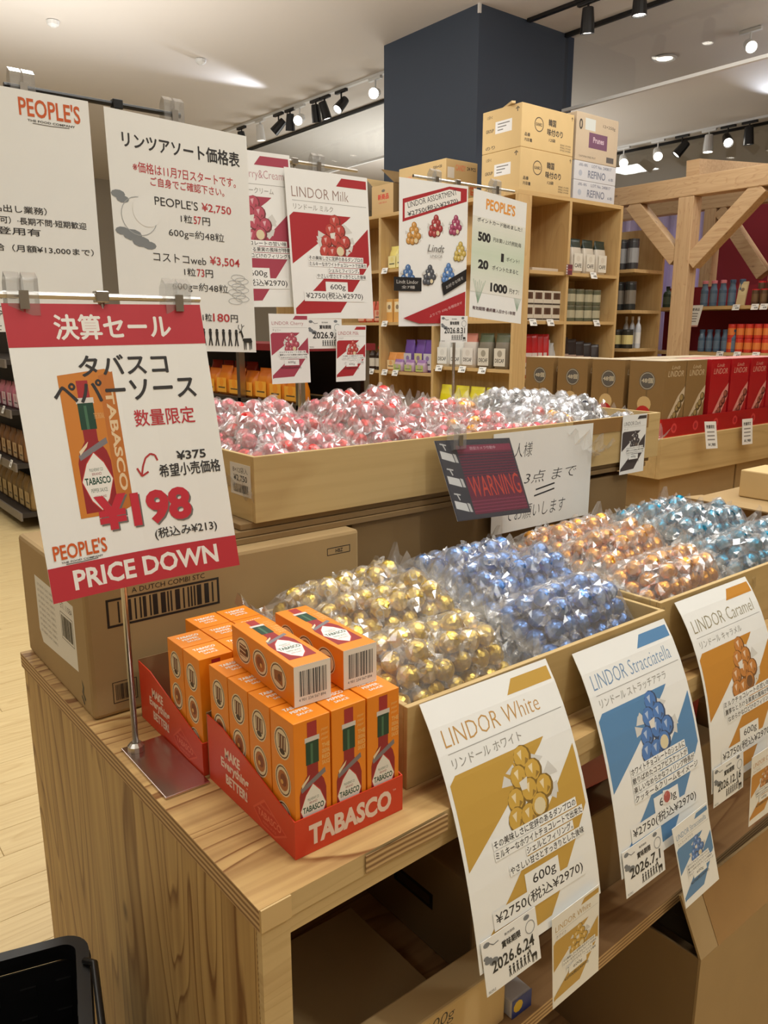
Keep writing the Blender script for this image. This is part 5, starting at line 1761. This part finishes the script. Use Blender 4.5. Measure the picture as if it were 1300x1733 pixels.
fs_ = thing('wall_shelf', 'long shelf of blue and red bottles behind the timber post', 'shelf rack', (5.3, 2.4, 0))
for z in (1.155, 1.468):
    MB().box(0, -0.7, z - 0.022, 0.35, 1.20, z).build('shelf_board', M['rack_y'], fs_)
MB().box(0, -0.7, 0.86, 0.42, 1.20, 0.90).build('counter_board', M['rack_y'], fs_)
MB().box(0.352, -0.7, 0.0, 0.37, 1.20, 1.62).build('back_panel', M['crimson'], fs_)
MB().box(0.02, -0.7, 0.0, 0.04, 1.20, 0.858).build('front_board', M['dark_shelf'], fs_)
CYB = (92, 116, 140)
for i in range(5):
    bottle('tall blue bottle with a pink top, %s on the upper wall shelf' % ORD[i], (5.37, 3.115 - 0.068 * i, 1.4682), 0.025, 0.175, CYB, (214, 130, 140) if i < 3 else (70, 90, 120), (104, 126, 148), 'blue bottles on the upper wall shelf', 0.7)
    bottle('tall blue bottle, %s on the lower wall shelf' % ORD[i], (5.37, 3.105 - 0.058 * i, 1.1552), 0.024, 0.155, CYB, (72, 92, 118), (104, 126, 148), 'blue bottles on the lower wall shelf', 0.7)
for i in range(2):
    bottle('green bottle with dark cap beside the timber post, %s of two' % ORD[i], (5.36, 3.40 - 0.085 * i, 1.4682), 0.032, 0.15, (66, 88, 78), (40, 44, 46), (92, 112, 100), 'green bottles by the timber post')
pl = packet('slanting pale yellow sachet among the blue bottles', (5.33, 2.825, 1.4682), 0.06, 0.012, 0.16, (206, 184, 140), (214, 196, 150), RA, R(-12))
for row in range(2):
    for i in range(5):
        can('small red lidded jar, %s of the %s row on the upper wall shelf' % (ORD[i], ['front', 'back'][row]), (5.36 + 0.075 * row, 2.74 - 0.058 * i, 1.4682), 0.024, 0.105 + 0.055 * row, (96, 70, 48), (120, 92, 62) if row == 0 else (110, 62, 48), (204, 44, 46), 'red lidded jars', 'jar', 'jar')
for i in range(4):
    bottle('small blue bottle with red top, %s at the near end of the upper wall shelf' % ORD[i], (5.36, 2.43 - 0.06 * i, 1.4682), 0.022, 0.12, (74, 98, 124), (206, 60, 62), None, 'small blue bottles', 0.6)
for lv in range(2):
    for i in range(5):
        can('orange and red tin, %s of the %s tier on the lower wall shelf' % (ORD[i], ['lower', 'upper'][lv]), (5.37, 2.885 - 0.062 * i, 1.1552 + 0.096 * lv), 0.028, 0.095, (214, 64, 44), (232, 132, 62), (206, 48, 50), 'orange and red tins')
for i, (y, z) in enumerate([(2.83, 1.456), (2.70, 1.456), (2.64, 1.456), (2.57, 1.456), (2.915, 1.143), (2.79, 1.143), (2.66, 1.143)]):
    price_tag('white price tag on the wall shelf, %s' % ['next to the slanting sachet', 'first under the red lidded jars', 'second under the red lidded jars', 'third under the red lidded jars', 'at the end of the lower blue bottles', 'under the middle of the orange tins', 'past the orange tins'][i], (5.288, y, z), RA, 0.05, 0.04)
c = Canvas(120, 150)
c.rect(0, 140, 120, 150, (206, 150, 140))
c.text('お買得品', (20, 20, 100, 40), BK, 0.02)
for k in range(4):
    c.rect(24, 54 + 18 * k, 96, 62 + 18 * k, (150, 146, 140))
sheet('notice', 'grey leaning notice hung on the timber post below the blue bottles', 'sign', c, flat_map((5.26, 3.165, 1.475), (-0.1, -1, 0), (0, 0.22, -1)), mat='paper', nu=1, nv=1, cuts=False)
bx = carton('cardboard_box', 'brown carton on the counter beside the timber post', 5.35, 3.32, 0.9003, 5.62, 3.56, 1.10, mat='card_dark', tape=None)

# ================================================================== GOLD AND RED CHOCOLATE CARTONS
rb = thing('wooden_crate', 'rough wooden crate under the red tray of tall gold cartons', 'crate', (1.918, 1.20, 0.9003))
for nm, a in (('front_panel', (0, 0, 0, 1.05, 0.012, 0.112)), ('side_panel', (0, 0.0122, 0, 0.012, 0.60, 0.112)), ('back_panel', (0, 0.601, 0, 1.05, 0.613, 0.112)), ('side_panel', (1.038, 0.0122, 0, 1.05, 0.60, 0.112)), ('lid_board', (0.0125, 0.0125, 0.096, 1.0375, 0.60, 0.108))):
    MB().box(*a).build(nm, M['crate'], rb, bevel=0.001)
for i, (x0, x1) in enumerate(((1.95, 2.36), (2.37, 2.80))):
    carton('cardboard_box', ['brown carton under the rough crate, next to the silver sweets', 'second brown carton under the rough crate'][i], x0, 1.215, 0.8003, x1, 1.80, 0.8995, mat='card', tape=None)
t3 = thing('display_table', 'plywood table carrying the gold and red cartons', 'table', (1.93, 1.30, 0))
bpy.data.objects.remove(t3)
rt = thing('display_tray', 'red cardboard tray holding the tall gold and red cartons', 'tray', (1.925, 1.208, 1.0126))
MB().box(0, 0, 0, 1.03, 0.58, 0.002).build('base', M['red_card'], rt)
MB().box(0, 0, 0.0021, 1.03, 0.002, 0.052).build('front_panel', cmat((168, 16, 22), 0.35), rt)
MB().box(0, 0.0021, 0.0021, 0.002, 0.58, 0.052).build('side_panel', cmat((196, 14, 18), 0.35), rt)
c = Canvas(1030, 50)
for k in range(9):
    c.disc(60 + 110 * k, 28, 14, (206, 60, 60), 12)
    c.disc(60 + 110 * k, 28, 8, (170, 30, 36), 10)
face_print(rt, c, (0, 0, 0.052), (1, 0, 0), (0, 0, -1), 'front_print')

def gift(label, loc, col, dark, group):
    k = ('gift', col)
    w, d, h = 0.102, 0.112, 0.205
    if k in _pk:
        o = copy_tree(_pk[k])
    else:
        o = thing('gift_carton', label, 'carton')
        MB().box(-w / 2, -d / 2, 0, w / 2, d / 2, h).build('box', cmat(col, 0.35), o, bevel=0.001)
        MB().box(-w / 2, -d / 2, h + 0.0002, w / 2, d / 2, h + 0.0012).build('lid', cmat(mixc(col, (255, 250, 236), 0.55), 0.4), o)
        lt = mixc(col, (250, 236, 206), 0.6)
        c = Canvas(w * 1e3, h * 1e3)
        c.text('LINDOR', (14, 26, 90, 42), lt, 0.0, 0.2)
        c.text('Lindt', (30, 12, 72, 22), lt, 0.0, 0.3)
        c.poly([(0, 190), (70, 96), (102, 70), (102, 110), (40, 205), (0, 205)], mixc(col, (250, 240, 220), 0.55))
        for q in range(7):
            c.disc(30 + 10 * q, 186 - 14 * q + 5 * (q % 2), 12, mixc(dark, (20, 14, 10), .3), 10)
            c.disc(28 + 10 * q, 184 - 14 * q + 5 * (q % 2), 8, mixc(dark, (240, 220, 160), .3), 9)
        face_print(o, c, (-w / 2, -d / 2, h), (1, 0, 0), (0, 0, -1), 'front_print')
        c = Canvas(d * 1e3, h * 1e3)
        c.disc(d * 520, 54, 25, (92, 88, 84), 18)
        c.ring(d * 520, 54, 23, 2, (180, 172, 150), 18)
        c.text('48個', (d * 360, 46, d * 680, 60), (206, 196, 170), 0.02)
        c.rect(d * 500, 80, d * 540, 100, (120, 96, 60))
        c.disc(d * 470, 118, 22, (206, 176, 122), 14)
        c.disc(d * 450, 146, 24, (186, 36, 36), 16)
        c.text('600g', (d * 300, 139, d * 600, 152), (232, 190, 170), 0.03)
        c.disc(d * 500, 184, 14, (222, 206, 170), 12)
        face_print(o, c, (-w / 2, d / 2, h), (0, -1, 0), (0, 0, -1), 'side_print')
        _pk[k] = o
    o.location = loc
    o['label'] = label
    o['group'] = group
    return o
GB, RB_ = (140, 110, 68), (172, 22, 30)
for j in range(4):
    gift('tall gold carton, %s in the row running away from the tray corner' % ORD[j], (1.981, 1.269 + 0.128 * j, 1.0148), GB, (120, 96, 50), 'tall gold cartons')
gift('tall gold carton in the front row, second from the tray corner', (2.087, 1.269, 1.0148), GB, (120, 96, 50), 'tall gold cartons')
for i in range(4):
    gift('tall red carton, %s after the gold ones in the front row' % ORD[i], (2.215 + 0.114 * i, 1.269, 1.0148), RB_, (120, 30, 30), 'tall red cartons')
for i in range(4):
    gift('tall gold carton in the second row, %s behind the front cartons' % ORD[i], (2.087 + 0.114 * i, 1.40, 1.0148), GB, (120, 96, 50), 'tall gold cartons')
for i, x in enumerate((2.075, 2.325)):
    c = Canvas(62, 78)
    c.text('数量限定', (8, 10, 52, 20), BK, 0.02)
    for k in range(3):
        c.rect(10, 28 + 11 * k, 50, 32 + 11 * k, (150, 146, 142))
    c.text('¥1,980', (12, 62, 52, 72), BK, 0.02)
    sheet('price_card', ['slanting white price card on the crate below the gold cartons', 'upright white price card on the crate below the red cartons'][i], 'price card', c,
          flat_map((x, 1.190 if i else 1.17, 1.040 if i else 1.052), (1, 0, -0.02 - 0.04 * (1 - i)), (0.12 * (1 - i), -0.1, -1)), mat='paper', nu=1, nv=1, cuts=False, group='price cards on the rough crate')

# flapped carton beyond the teal sweets
fb = thing('cardboard_box', 'opened brown carton with flaps lying out, beyond the teal sweets', 'box', (1.87, 0.86, 0.8003))
w = 0.15
MB().box(-0.15, -0.10, 0, 0.15, 0.10, 0.118).build('body', M['card_dark'], fb, bevel=0.002)
MB().prism([(-0.15, 0.119), (-0.15, 0.122), (-0.235, 0.128), (-0.235, 0.125)], 1, -0.10, 0.10).build('flap', M['card'], fb)
MB().prism([(-0.10, 0.1195), (-0.10, 0.1225), (-0.165, 0.130), (-0.165, 0.127)], 0, -0.147, 0.02).build('flap', M['card'], fb)
MB().box(-0.145, -0.09, 0.1185, 0.145, 0.098, 0.1205).build('inner_flap', M['card'], fb)
sb = carton('small_box', 'small pale carton with a round mark on the opened carton', 1.775, 0.80, 0.9216, 1.89, 0.90, 0.985, mat='card_pale', tape=None)
c = Canvas(115, 63)
c.ring(60, 30, 20, 3, DK, 18)
c.text('8', (52, 22, 68, 38), DK, 0.02)
face_print(sb, c, (-0.0575, -0.05, 0.063), (1, 0, 0), (0, 0, -1))

# ================================================================== CARTONS UNDER THE TABLE
ib = carton('cardboard_box', 'low flat carton lying in the table compartment just past the upright', 0.322, 0.625, 0.4185, 0.598, 0.835, 0.450, mat='card', tape=None, bevel=0.002)
hb = carton('cardboard_box', 'darker carton with a hand slot inside the table compartment', 0.66, 0.64, 0.4185, 1.06, 1.20, 0.575, mat='card_dark', tape='x', bevel=0.004)
c = Canvas(560, 156)
c.rect(392, 62, 480, 88, (22, 18, 14))
c.rect(399, 68, 473, 83, (70, 52, 34))
face_print(hb, c, (-0.20, 0.28, 0.156), (0, -1, 0), (0, 0, -1))
xb = carton('cardboard_box', 'carton with handwriting 200g standing at the compartment opening', 0.43, 0.572, 0.4185, 0.655, 0.618, 0.507, mat='card_pale', tape=None)
c = Canvas(225, 88)
c.text('200g', (82, 8, 134, 28), INK, -0.01, 0.2)
c.ring(122, 38, 11, 1.4, INK, 14, 8)
c.text('缶', (116, 33, 128, 43), INK)
face_print(xb, c, (-0.1125, -0.023, 0.0885), (1, 0, 0), (0, 0, -1))
by = carton('small_box', 'blue and yellow packet at the compartment opening under the white sweets poster', 0.662, 0.566, 0.4185, 0.70, 0.60, 0.447, mat='card_white', tape=None)
c = Canvas(38, 28)
c.rect(0, 0, 38, 28, (40, 60, 140))
c.disc(12, 13, 9, (224, 190, 50), 9)
face_print(by, c, (-0.019, -0.017, 0.0285), (1, 0, 0), (0, 0, -1))
for i, (x0, x1, z1, mt) in enumerate([(1.08, 1.34, 0.56, 'card_dark'), (1.35, 1.50, 0.60, 'card'), (1.56, 1.95, 0.58, 'card')]):
    carton('cardboard_box', ['low dark carton under the table behind the blue poster', 'carton under the table beside the divider', 'carton under the table in the second compartment'][i], x0, 0.66, 0.4185, x1, 1.18, z1, mat=mt, tape='x')
rw = MB().lathe([(0.05, 0), (0.075, 0.02), (0.08, 0.10), (0.06, 0.15), (0.03, 0.155)], 9)
ro = rw.build('red_bundle', M['red_plastic'], loc=(0.94, 0.70, 0.6005), smooth=False)
ro.scale = (1.9, 0.7, 0.85)
tag(ro, 'red wrapped bundle on a carton under the table, behind the blue poster', 'bundle')
rw2 = MB().lathe([(0.05, 0), (0.075, 0.02), (0.08, 0.10), (0.06, 0.15), (0.03, 0.155)], 9).build('red_bundle', M['red_plastic'], loc=(1.20, 0.72, 0.5605))
rw2.scale = (1.4, 0.7, 1.1)
tag(rw2, 'red wrapped bundle under the table, behind the caramel poster', 'bundle')

# big open carton on the floor in front of the lower compartment
lb = thing('cardboard_box', 'big open carton on the bottom board, its flap leaning on the shelf edge', 'box', (1.27, 0.68, 0.0503))
w, d, h = 0.25, 0.18, 0.303
MB().box(-w, -d, 0, w, -d + 0.004, h).build('front_panel', M['card'], lb)
MB().box(-w, -d + 0.0042, 0, -w + 0.004, d, h).build('side_panel', M['card_dark'], lb)
MB().box(w - 0.004, -d + 0.0042, 0, w, d, h).build('side_panel', M['card_dark'], lb)
MB().box(-w + 0.0042, d - 0.004, 0, w - 0.0042, d, h).build('back_panel', M['card_dark'], lb)
MB().box(-w + 0.0042, -d + 0.0042, 0.001, w - 0.0042, d - 0.0042, 0.004).build('bottom_panel', M['card_dark'], lb)
MB().prism([(-d, h + 0.0004), (-d + 0.004, h + 0.0004), (-d + 0.046, h + 0.088), (-d + 0.042, h + 0.089)], 0, -w, w).build('flap', M['card'], lb)
MB().prism([(-d - 0.001, h + 0.0004), (-d - 0.0004, h + 0.0004), (-d + 0.0412, h + 0.0885), (-d + 0.0406, h + 0.0888)], 0, -w + 0.05, w - 0.02).build('tape', M['tape'], lb)
for i in range(2):
    MB().box(-w + 0.02 + 0.25 * i, -d + 0.03, 0.005, -w + 0.22 + 0.25 * i, d - 0.03, 0.12).build('inner_flap', M['card_dark'], lb)

# ================================================================== SHOPPING BASKET
bk = thing('shopping_basket', 'black plastic shopping basket standing at the end of the table', 'basket', (0.062, 0.832, 0.0))
bk.rotation_euler = (0, 0, R(-16))
BW, BD, BH = 0.145, 0.19, 0.50
def basket_ring(z, w, d, r, t, hh, name, mat='black_plastic'):
    mb = MB()
    n = 28
    def outline(ww, dd, rr):
        pts = []
        for cx, cy, a0 in ((ww - rr, dd - rr, 0), (-ww + rr, dd - rr, PI / 2), (-ww + rr, -dd + rr, PI), (ww - rr, -dd + rr, 1.5 * PI)):
            for k in range(7):
                a = a0 + PI / 2 * k / 6
                pts.append((cx + rr * math.cos(a), cy + rr * math.sin(a)))
        return pts
    o1, o2 = outline(w, d, r), outline(w - t, d - t, max(r - t, 0.002))
    m = len(o1)
    vs = [(x, y, z) for x, y in o1] + [(x, y, z) for x, y in o2] + [(x, y, z + hh) for x, y in o1] + [(x, y, z + hh) for x, y in o2]
    fs = []
    for i in range(m):
        j = (i + 1) % m
        fs += [(i, j, m + j, m + i), (2 * m + i, 3 * m + i, 3 * m + j, 2 * m + j), (i, 2 * m + i, 2 * m + j, j), (m + i, m + j, 3 * m + j, 3 * m + i)]
    mb.add(vs, fs)
    return mb.build(name, M[mat], bk, bevel=0)
basket_ring(BH - 0.012, BW, BD, 0.035, 0.016, 0.012, 'rim')
basket_ring(BH - 0.024, BW - 0.010, BD - 0.010, 0.028, 0.004, 0.0115, 'lip')
basket_ring(BH - 0.0185, BW + 0.002, BD + 0.002, 0.037, 0.004, 0.006, 'rim_edge')
# closed inner walls with rows of small raised slots
bmn = MB()
ww, dd = BW - 0.012, BD - 0.012
for sx, sy in ((1, 0), (-1, 0), (0, 1), (0, -1)):
    q = []
    for t in (0.0, 1.0):
        k = 0.80 + 0.20 * t
        z = 0.006 + t * (BH - 0.032)
        if sx:
            q.append([(sx * ww * k, -dd * k, z), (sx * ww * k, dd * k, z)])
        else:
            q.append([(-ww * k, sy * dd * k, z), (ww * k, sy * dd * k, z)])
    wl = MB()
    nrm = Vector((-sx, -sy, 0)) * 0.003
    a_, b_, c_, d_ = Vector(q[0][0]), Vector(q[0][1]), Vector(q[1][1]), Vector(q[1][0])
    wl.add([a_, b_, c_, d_, a_ + nrm, b_ + nrm, c_ + nrm, d_ + nrm], [(0, 1, 2, 3), (7, 6, 5, 4), (0, 4, 5, 1), (1, 5, 6, 2), (2, 6, 7, 3), (3, 7, 4, 0)])
    wl.build('wall', M['black_plastic'], bk)
    sl_ = MB()
    n_ = 8 if sx else 6
    for j in range(9):
        t = 0.93 - 0.095 * j
        for i in range(n_):
            s0, s1 = (i + 0.28) / n_, (i + 0.72) / n_
            lo, hi = a_.lerp(d_, t - 0.018), a_.lerp(d_, t + 0.018)
            lo2, hi2 = b_.lerp(c_, t - 0.018), b_.lerp(c_, t + 0.018)
            pts = [lo.lerp(lo2, s0), lo.lerp(lo2, s1), hi.lerp(hi2, s1), hi.lerp(hi2, s0)]
            sl_.add([p + nrm for p in pts] + [p + nrm * 1.9 for p in pts], [(7, 6, 5, 4), (0, 4, 5, 1), (1, 5, 6, 2), (2, 6, 7, 3), (3, 7, 4, 0)])
    tag(sl_.build('raised_slots', M['black_plastic'], bk), kind='stuff')
MB().box(-BW * .82, -BD * .82, 0.001, BW * .82, BD * .82, 0.006).build('base', M['black_plastic'], bk)
hd = [(BW - 0.006, -0.13, BH + 0.003), (BW + 0.006, -0.115, BH + 0.008), (BW + 0.010, 0.0, BH + 0.010), (BW + 0.006, 0.115, BH + 0.008), (BW - 0.006, 0.13, BH + 0.003)]
MB().tube(hd, 0.0045, 8).build('handle', M['black_metal'], bk, smooth=True)

# ================================================================== GONDOLA FAR ALONG THE AISLE AND LOW SHELF BEHIND THE SIGNS
gd = thing('gondola_shelf', 'dark gondola shelf of kraft and pink packets far down the aisle', 'shelf rack', (1.27, 5.45, 0))
for z in (0.12, 0.45, 0.80, 1.12):
    MB().box(0, 0, z - 0.03, 0.40, 2.6, z).build('shelf_board', M['dark_shelf'], gd)
    MB().box(-0.012, 0, z - 0.05, -0.0005, 2.6, z + 0.004).build('price_rail', cmat((120, 112, 104), 0.4), gd)
MB().box(0.405, 0, 0, 0.43, 2.6, 1.75).build('back_panel', M['dark_shelf'], gd)
for i in range(9):
    y = 5.53 + 0.15 * i
    pouch('kraft bag, %s along the bottom board of the far gondola' % (ORD + ['ninth'])[i], (1.38, y, 0.1203), 0.13, 0.10, 0.22, (150, 122, 78), (176, 150, 104), None, RA, group='kraft bags on the far gondola')
    pouch('brown packet, %s along the second board of the far gondola' % (ORD + ['ninth'])[i], (1.36, y, 0.4503), 0.12, 0.08, 0.20, (130, 92, 58), (190, 160, 120), None, RA, group='brown packets on the far gondola')
    pouch('pink packet, %s along the third board of the far gondola' % (ORD + ['ninth'])[i], (1.36, y, 0.8003), 0.12, 0.08, 0.17, (196, 120, 136), (222, 200, 204), None, RA, group='pink packets on the far gondola')
    if i % 2 == 0:
        price_tag('white price tag on the far gondola under the %s brown packet' % (ORD + ['ninth'])[i], (1.25, y, 0.45), RA, 0.05, 0.05)
        price_tag('white price tag on the far gondola under the %s pink packet' % (ORD + ['ninth'])[i], (1.25, y + 0.05, 0.80), RA, 0.05, 0.05)

ls = thing('low_shelf', 'dark low shelf with a red top board behind the red sweets', 'shelf rack', (2.15, 3.4, 0))
for z in (0.45, 0.93):
    MB().box(0, 0, z - 0.025, 0.45, 1.9, z).build('shelf_board', M['dark_shelf'], ls)
MB().box(-0.02, -0.02, 1.20, 0.47, 1.92, 1.235).build('top_board', M['rib_red'], ls)
for x, y in ((0.0, 0.0), (0.41, 0.0), (0.0, 1.86), (0.41, 1.86), (0.0, 0.62), (0.0, 1.25)):
    MB().box(x, y, 0, x + 0.035, y + 0.035, 1.1995).build('post', M['steel'], ls)
MB().box(0.41, 0.04, 0.94, 0.425, 1.855, 1.198).build('back_panel', M['dark_shelf'], ls)
for i in range(8):
    y = 3.55 + 0.155 * i
    pouch('%s bag, %s along the low shelf behind the red sweets' % ('bright orange', ORD[i]), (2.235, y, 0.9303), 0.15, 0.09, 0.15 + 0.01 * (i % 3), (232, 136, 30), (238, 170, 60), (226, 120, 30), RA, group='orange bags on the low shelf')
for i in range(4):
    pouch('red bag, %s lying behind the orange bags on the low shelf' % ORD[i], (2.36, 4.25 + 0.15 * i, 0.9303), 0.14, 0.08, 0.19, (196, 66, 44), (222, 150, 120), None, RA, group='red bags on the low shelf')

# ================================================================== CEILING TRACKS AND SPOTLIGHTS
def track(label, p, q, mat='white_metal'):
    o = thing('lighting_track', label, 'track', p)
    MB().bar((0, 0, 0), Vector(q) - Vector(p), 0.036, 0.022).build('rail', M[mat], o)
    return o
track('white lighting track on the ceiling left of the navy column', (4.69, 5.42, CEIL - 0.012), (4.52, 9.5, CEIL - 0.012))
track('thin black lighting track at the ceiling in front of the glass barrier', (4.76, 4.32, CEIL - 0.012), (4.86, 0.5, CEIL - 0.012), 'black_metal')
track('far lighting track along the distant ceiling', (8.72, 7.2, CEIL - 0.012), (8.66, 1.5, CEIL - 0.012))

def spot(label, loc, aim, mat='black_metal', lit='lamp_on', big=1.0, adapter=True):
    """track spotlight: adapter, stem, cylindrical head with a lens"""
    o = thing('track_spotlight', label, 'spotlight', loc, group='track spotlights')
    if adapter:
        MB().box(-0.016, -0.085, -0.024, 0.016, 0.085, -0.0005).build('adapter', M[mat], o, bevel=0.002)
    MB().tube([(0, 0, -0.02), (0, 0, -0.085 * big)], 0.008, 8).build('stem', M[mat], o)
    d = Vector(aim).normalized()
    q = d.to_track_quat('Z', 'Y').to_euler()
    hm = MB().lathe([(0.030, -0.075), (0.036, -0.07), (0.042, 0.0), (0.046, 0.075), (0.043, 0.075), (0.041, 0.062)], 14)
    hm.v = [tuple(v * 1.05 * big for v in p) for p in hm.v]
    hm.build('lamp_head', M[mat], o, loc=(0, 0, -0.125 * big), rot=q, smooth=False)
    l = MB().lathe([(0.0395 * big, 0.064 * big), (0.036 * big, 0.071 * big)], 14)
    l.build('lens', M[lit], o, loc=(0, 0, -0.125 * big), rot=q)
    return o
tz = CEIL - 0.023
lamps = [(8.28, (0.2, 0.1, -1), 'black_metal', 'lamp_dim'), (7.90, (0.1, 0, -1), 'white_metal', 'lamp_dim'), (7.55, (-0.6, 0.5, -0.8), 'black_metal', 'lamp_dim'), (7.34, (0.1, 0.2, -1), 'black_metal', 'lamp_dim'),
         (7.17, (-0.7, -0.6, -0.4), 'white_metal', 'lamp_on'), (6.90, (0.2, 0.1, -1), 'black_metal', 'lamp_dim'), (6.76, (0.3, -0.1, -1), 'black_metal', 'lamp_on'), (6.50, (-0.7, -0.1, -0.7), 'black_metal', 'lamp_on'), (6.01, (-0.7, -0.6, -0.3), 'white_metal', 'lamp_on')]
for i, (y, aim, mt, lt) in enumerate(lamps):
    x = 4.69 + (y - 5.42) * (-0.17 / 4.08)
    spot('%s track spotlight left of the column, %s along its track' % ('white' if mt == 'white_metal' else 'black', (ORD + ['ninth'])[8 - i]), (x, y, tz), aim, mt, lt)
spot('black track spotlight hanging close by the navy column', (4.775, 3.80, tz), (0.15, 0.1, -1), 'black_metal', 'lamp_on')
spot('black track spotlight at the picture top, next along from the one by the column', (4.785, 3.40, tz), (0.05, 0.0, -1), 'black_metal', 'lamp_on')
far = [(6.27, (-0.6, -0.5, -0.5), 'white_metal', 'lamp_on'), (5.80, (-0.6, -0.5, -0.5), 'white_metal', 'lamp_on'), (5.49, (-0.5, 0.5, -0.8), 'black_metal', 'lamp_dim'), (5.16, (0, 0, -1), 'white_metal', 'lamp_on'), (4.94, (-0.6, -0.5, -0.5), 'black_metal', 'lamp_on'), (4.70, (0.1, 0, -1), 'black_metal', 'lamp_dim')]
for i, (y, aim, mt, lt) in enumerate(far):
    spot('%s spotlight on the far track beyond the cartons, %s along it' % ('white' if mt == 'white_metal' else 'black', ORD[i]), (8.70, y, tz), aim, mt, lt, 1.15)
spot('white spotlight seen through the glass barrier, shining this way', (6.2, 3.41, tz + 0.02), (-0.7, -0.6, -0.45), 'white_metal', 'lamp_on', 0.9)
for i, (x, y) in enumerate(((10.92, 6.34), (6.26, 4.17))):
    o = thing('ceiling_downlight', ['round recessed downlight far beyond the far track', 'round white ceiling fitting seen through the glass barrier'][i], 'ceiling light', (x, y, CEIL))
    MB().lathe([(0.085, -0.001), (0.10, -0.012), (0.085, -0.02), (0.07, -0.012)], 18).build('trim_ring', M['white_metal'], o)
    MB().lathe([(0.070, -0.010), (0.06, -0.014)], 16).build('lens', M['lamp_on' if i == 0 else 'lamp_dim'], o)
for i, (x, y) in enumerate(((3.28, 6.59), (2.07, 6.49))):
    o = MB().lathe([(0.02, -0.002), (0.045, -0.004), (0.04, -0.03), (0.015, -0.045)], 14).build('smoke_detector', M['white_metal'], loc=(x, y, CEIL))
    tag(o, ['small ceiling sensor between the bright streak and the price list', 'small ceiling sensor above the plain notice'][i], 'sensor')
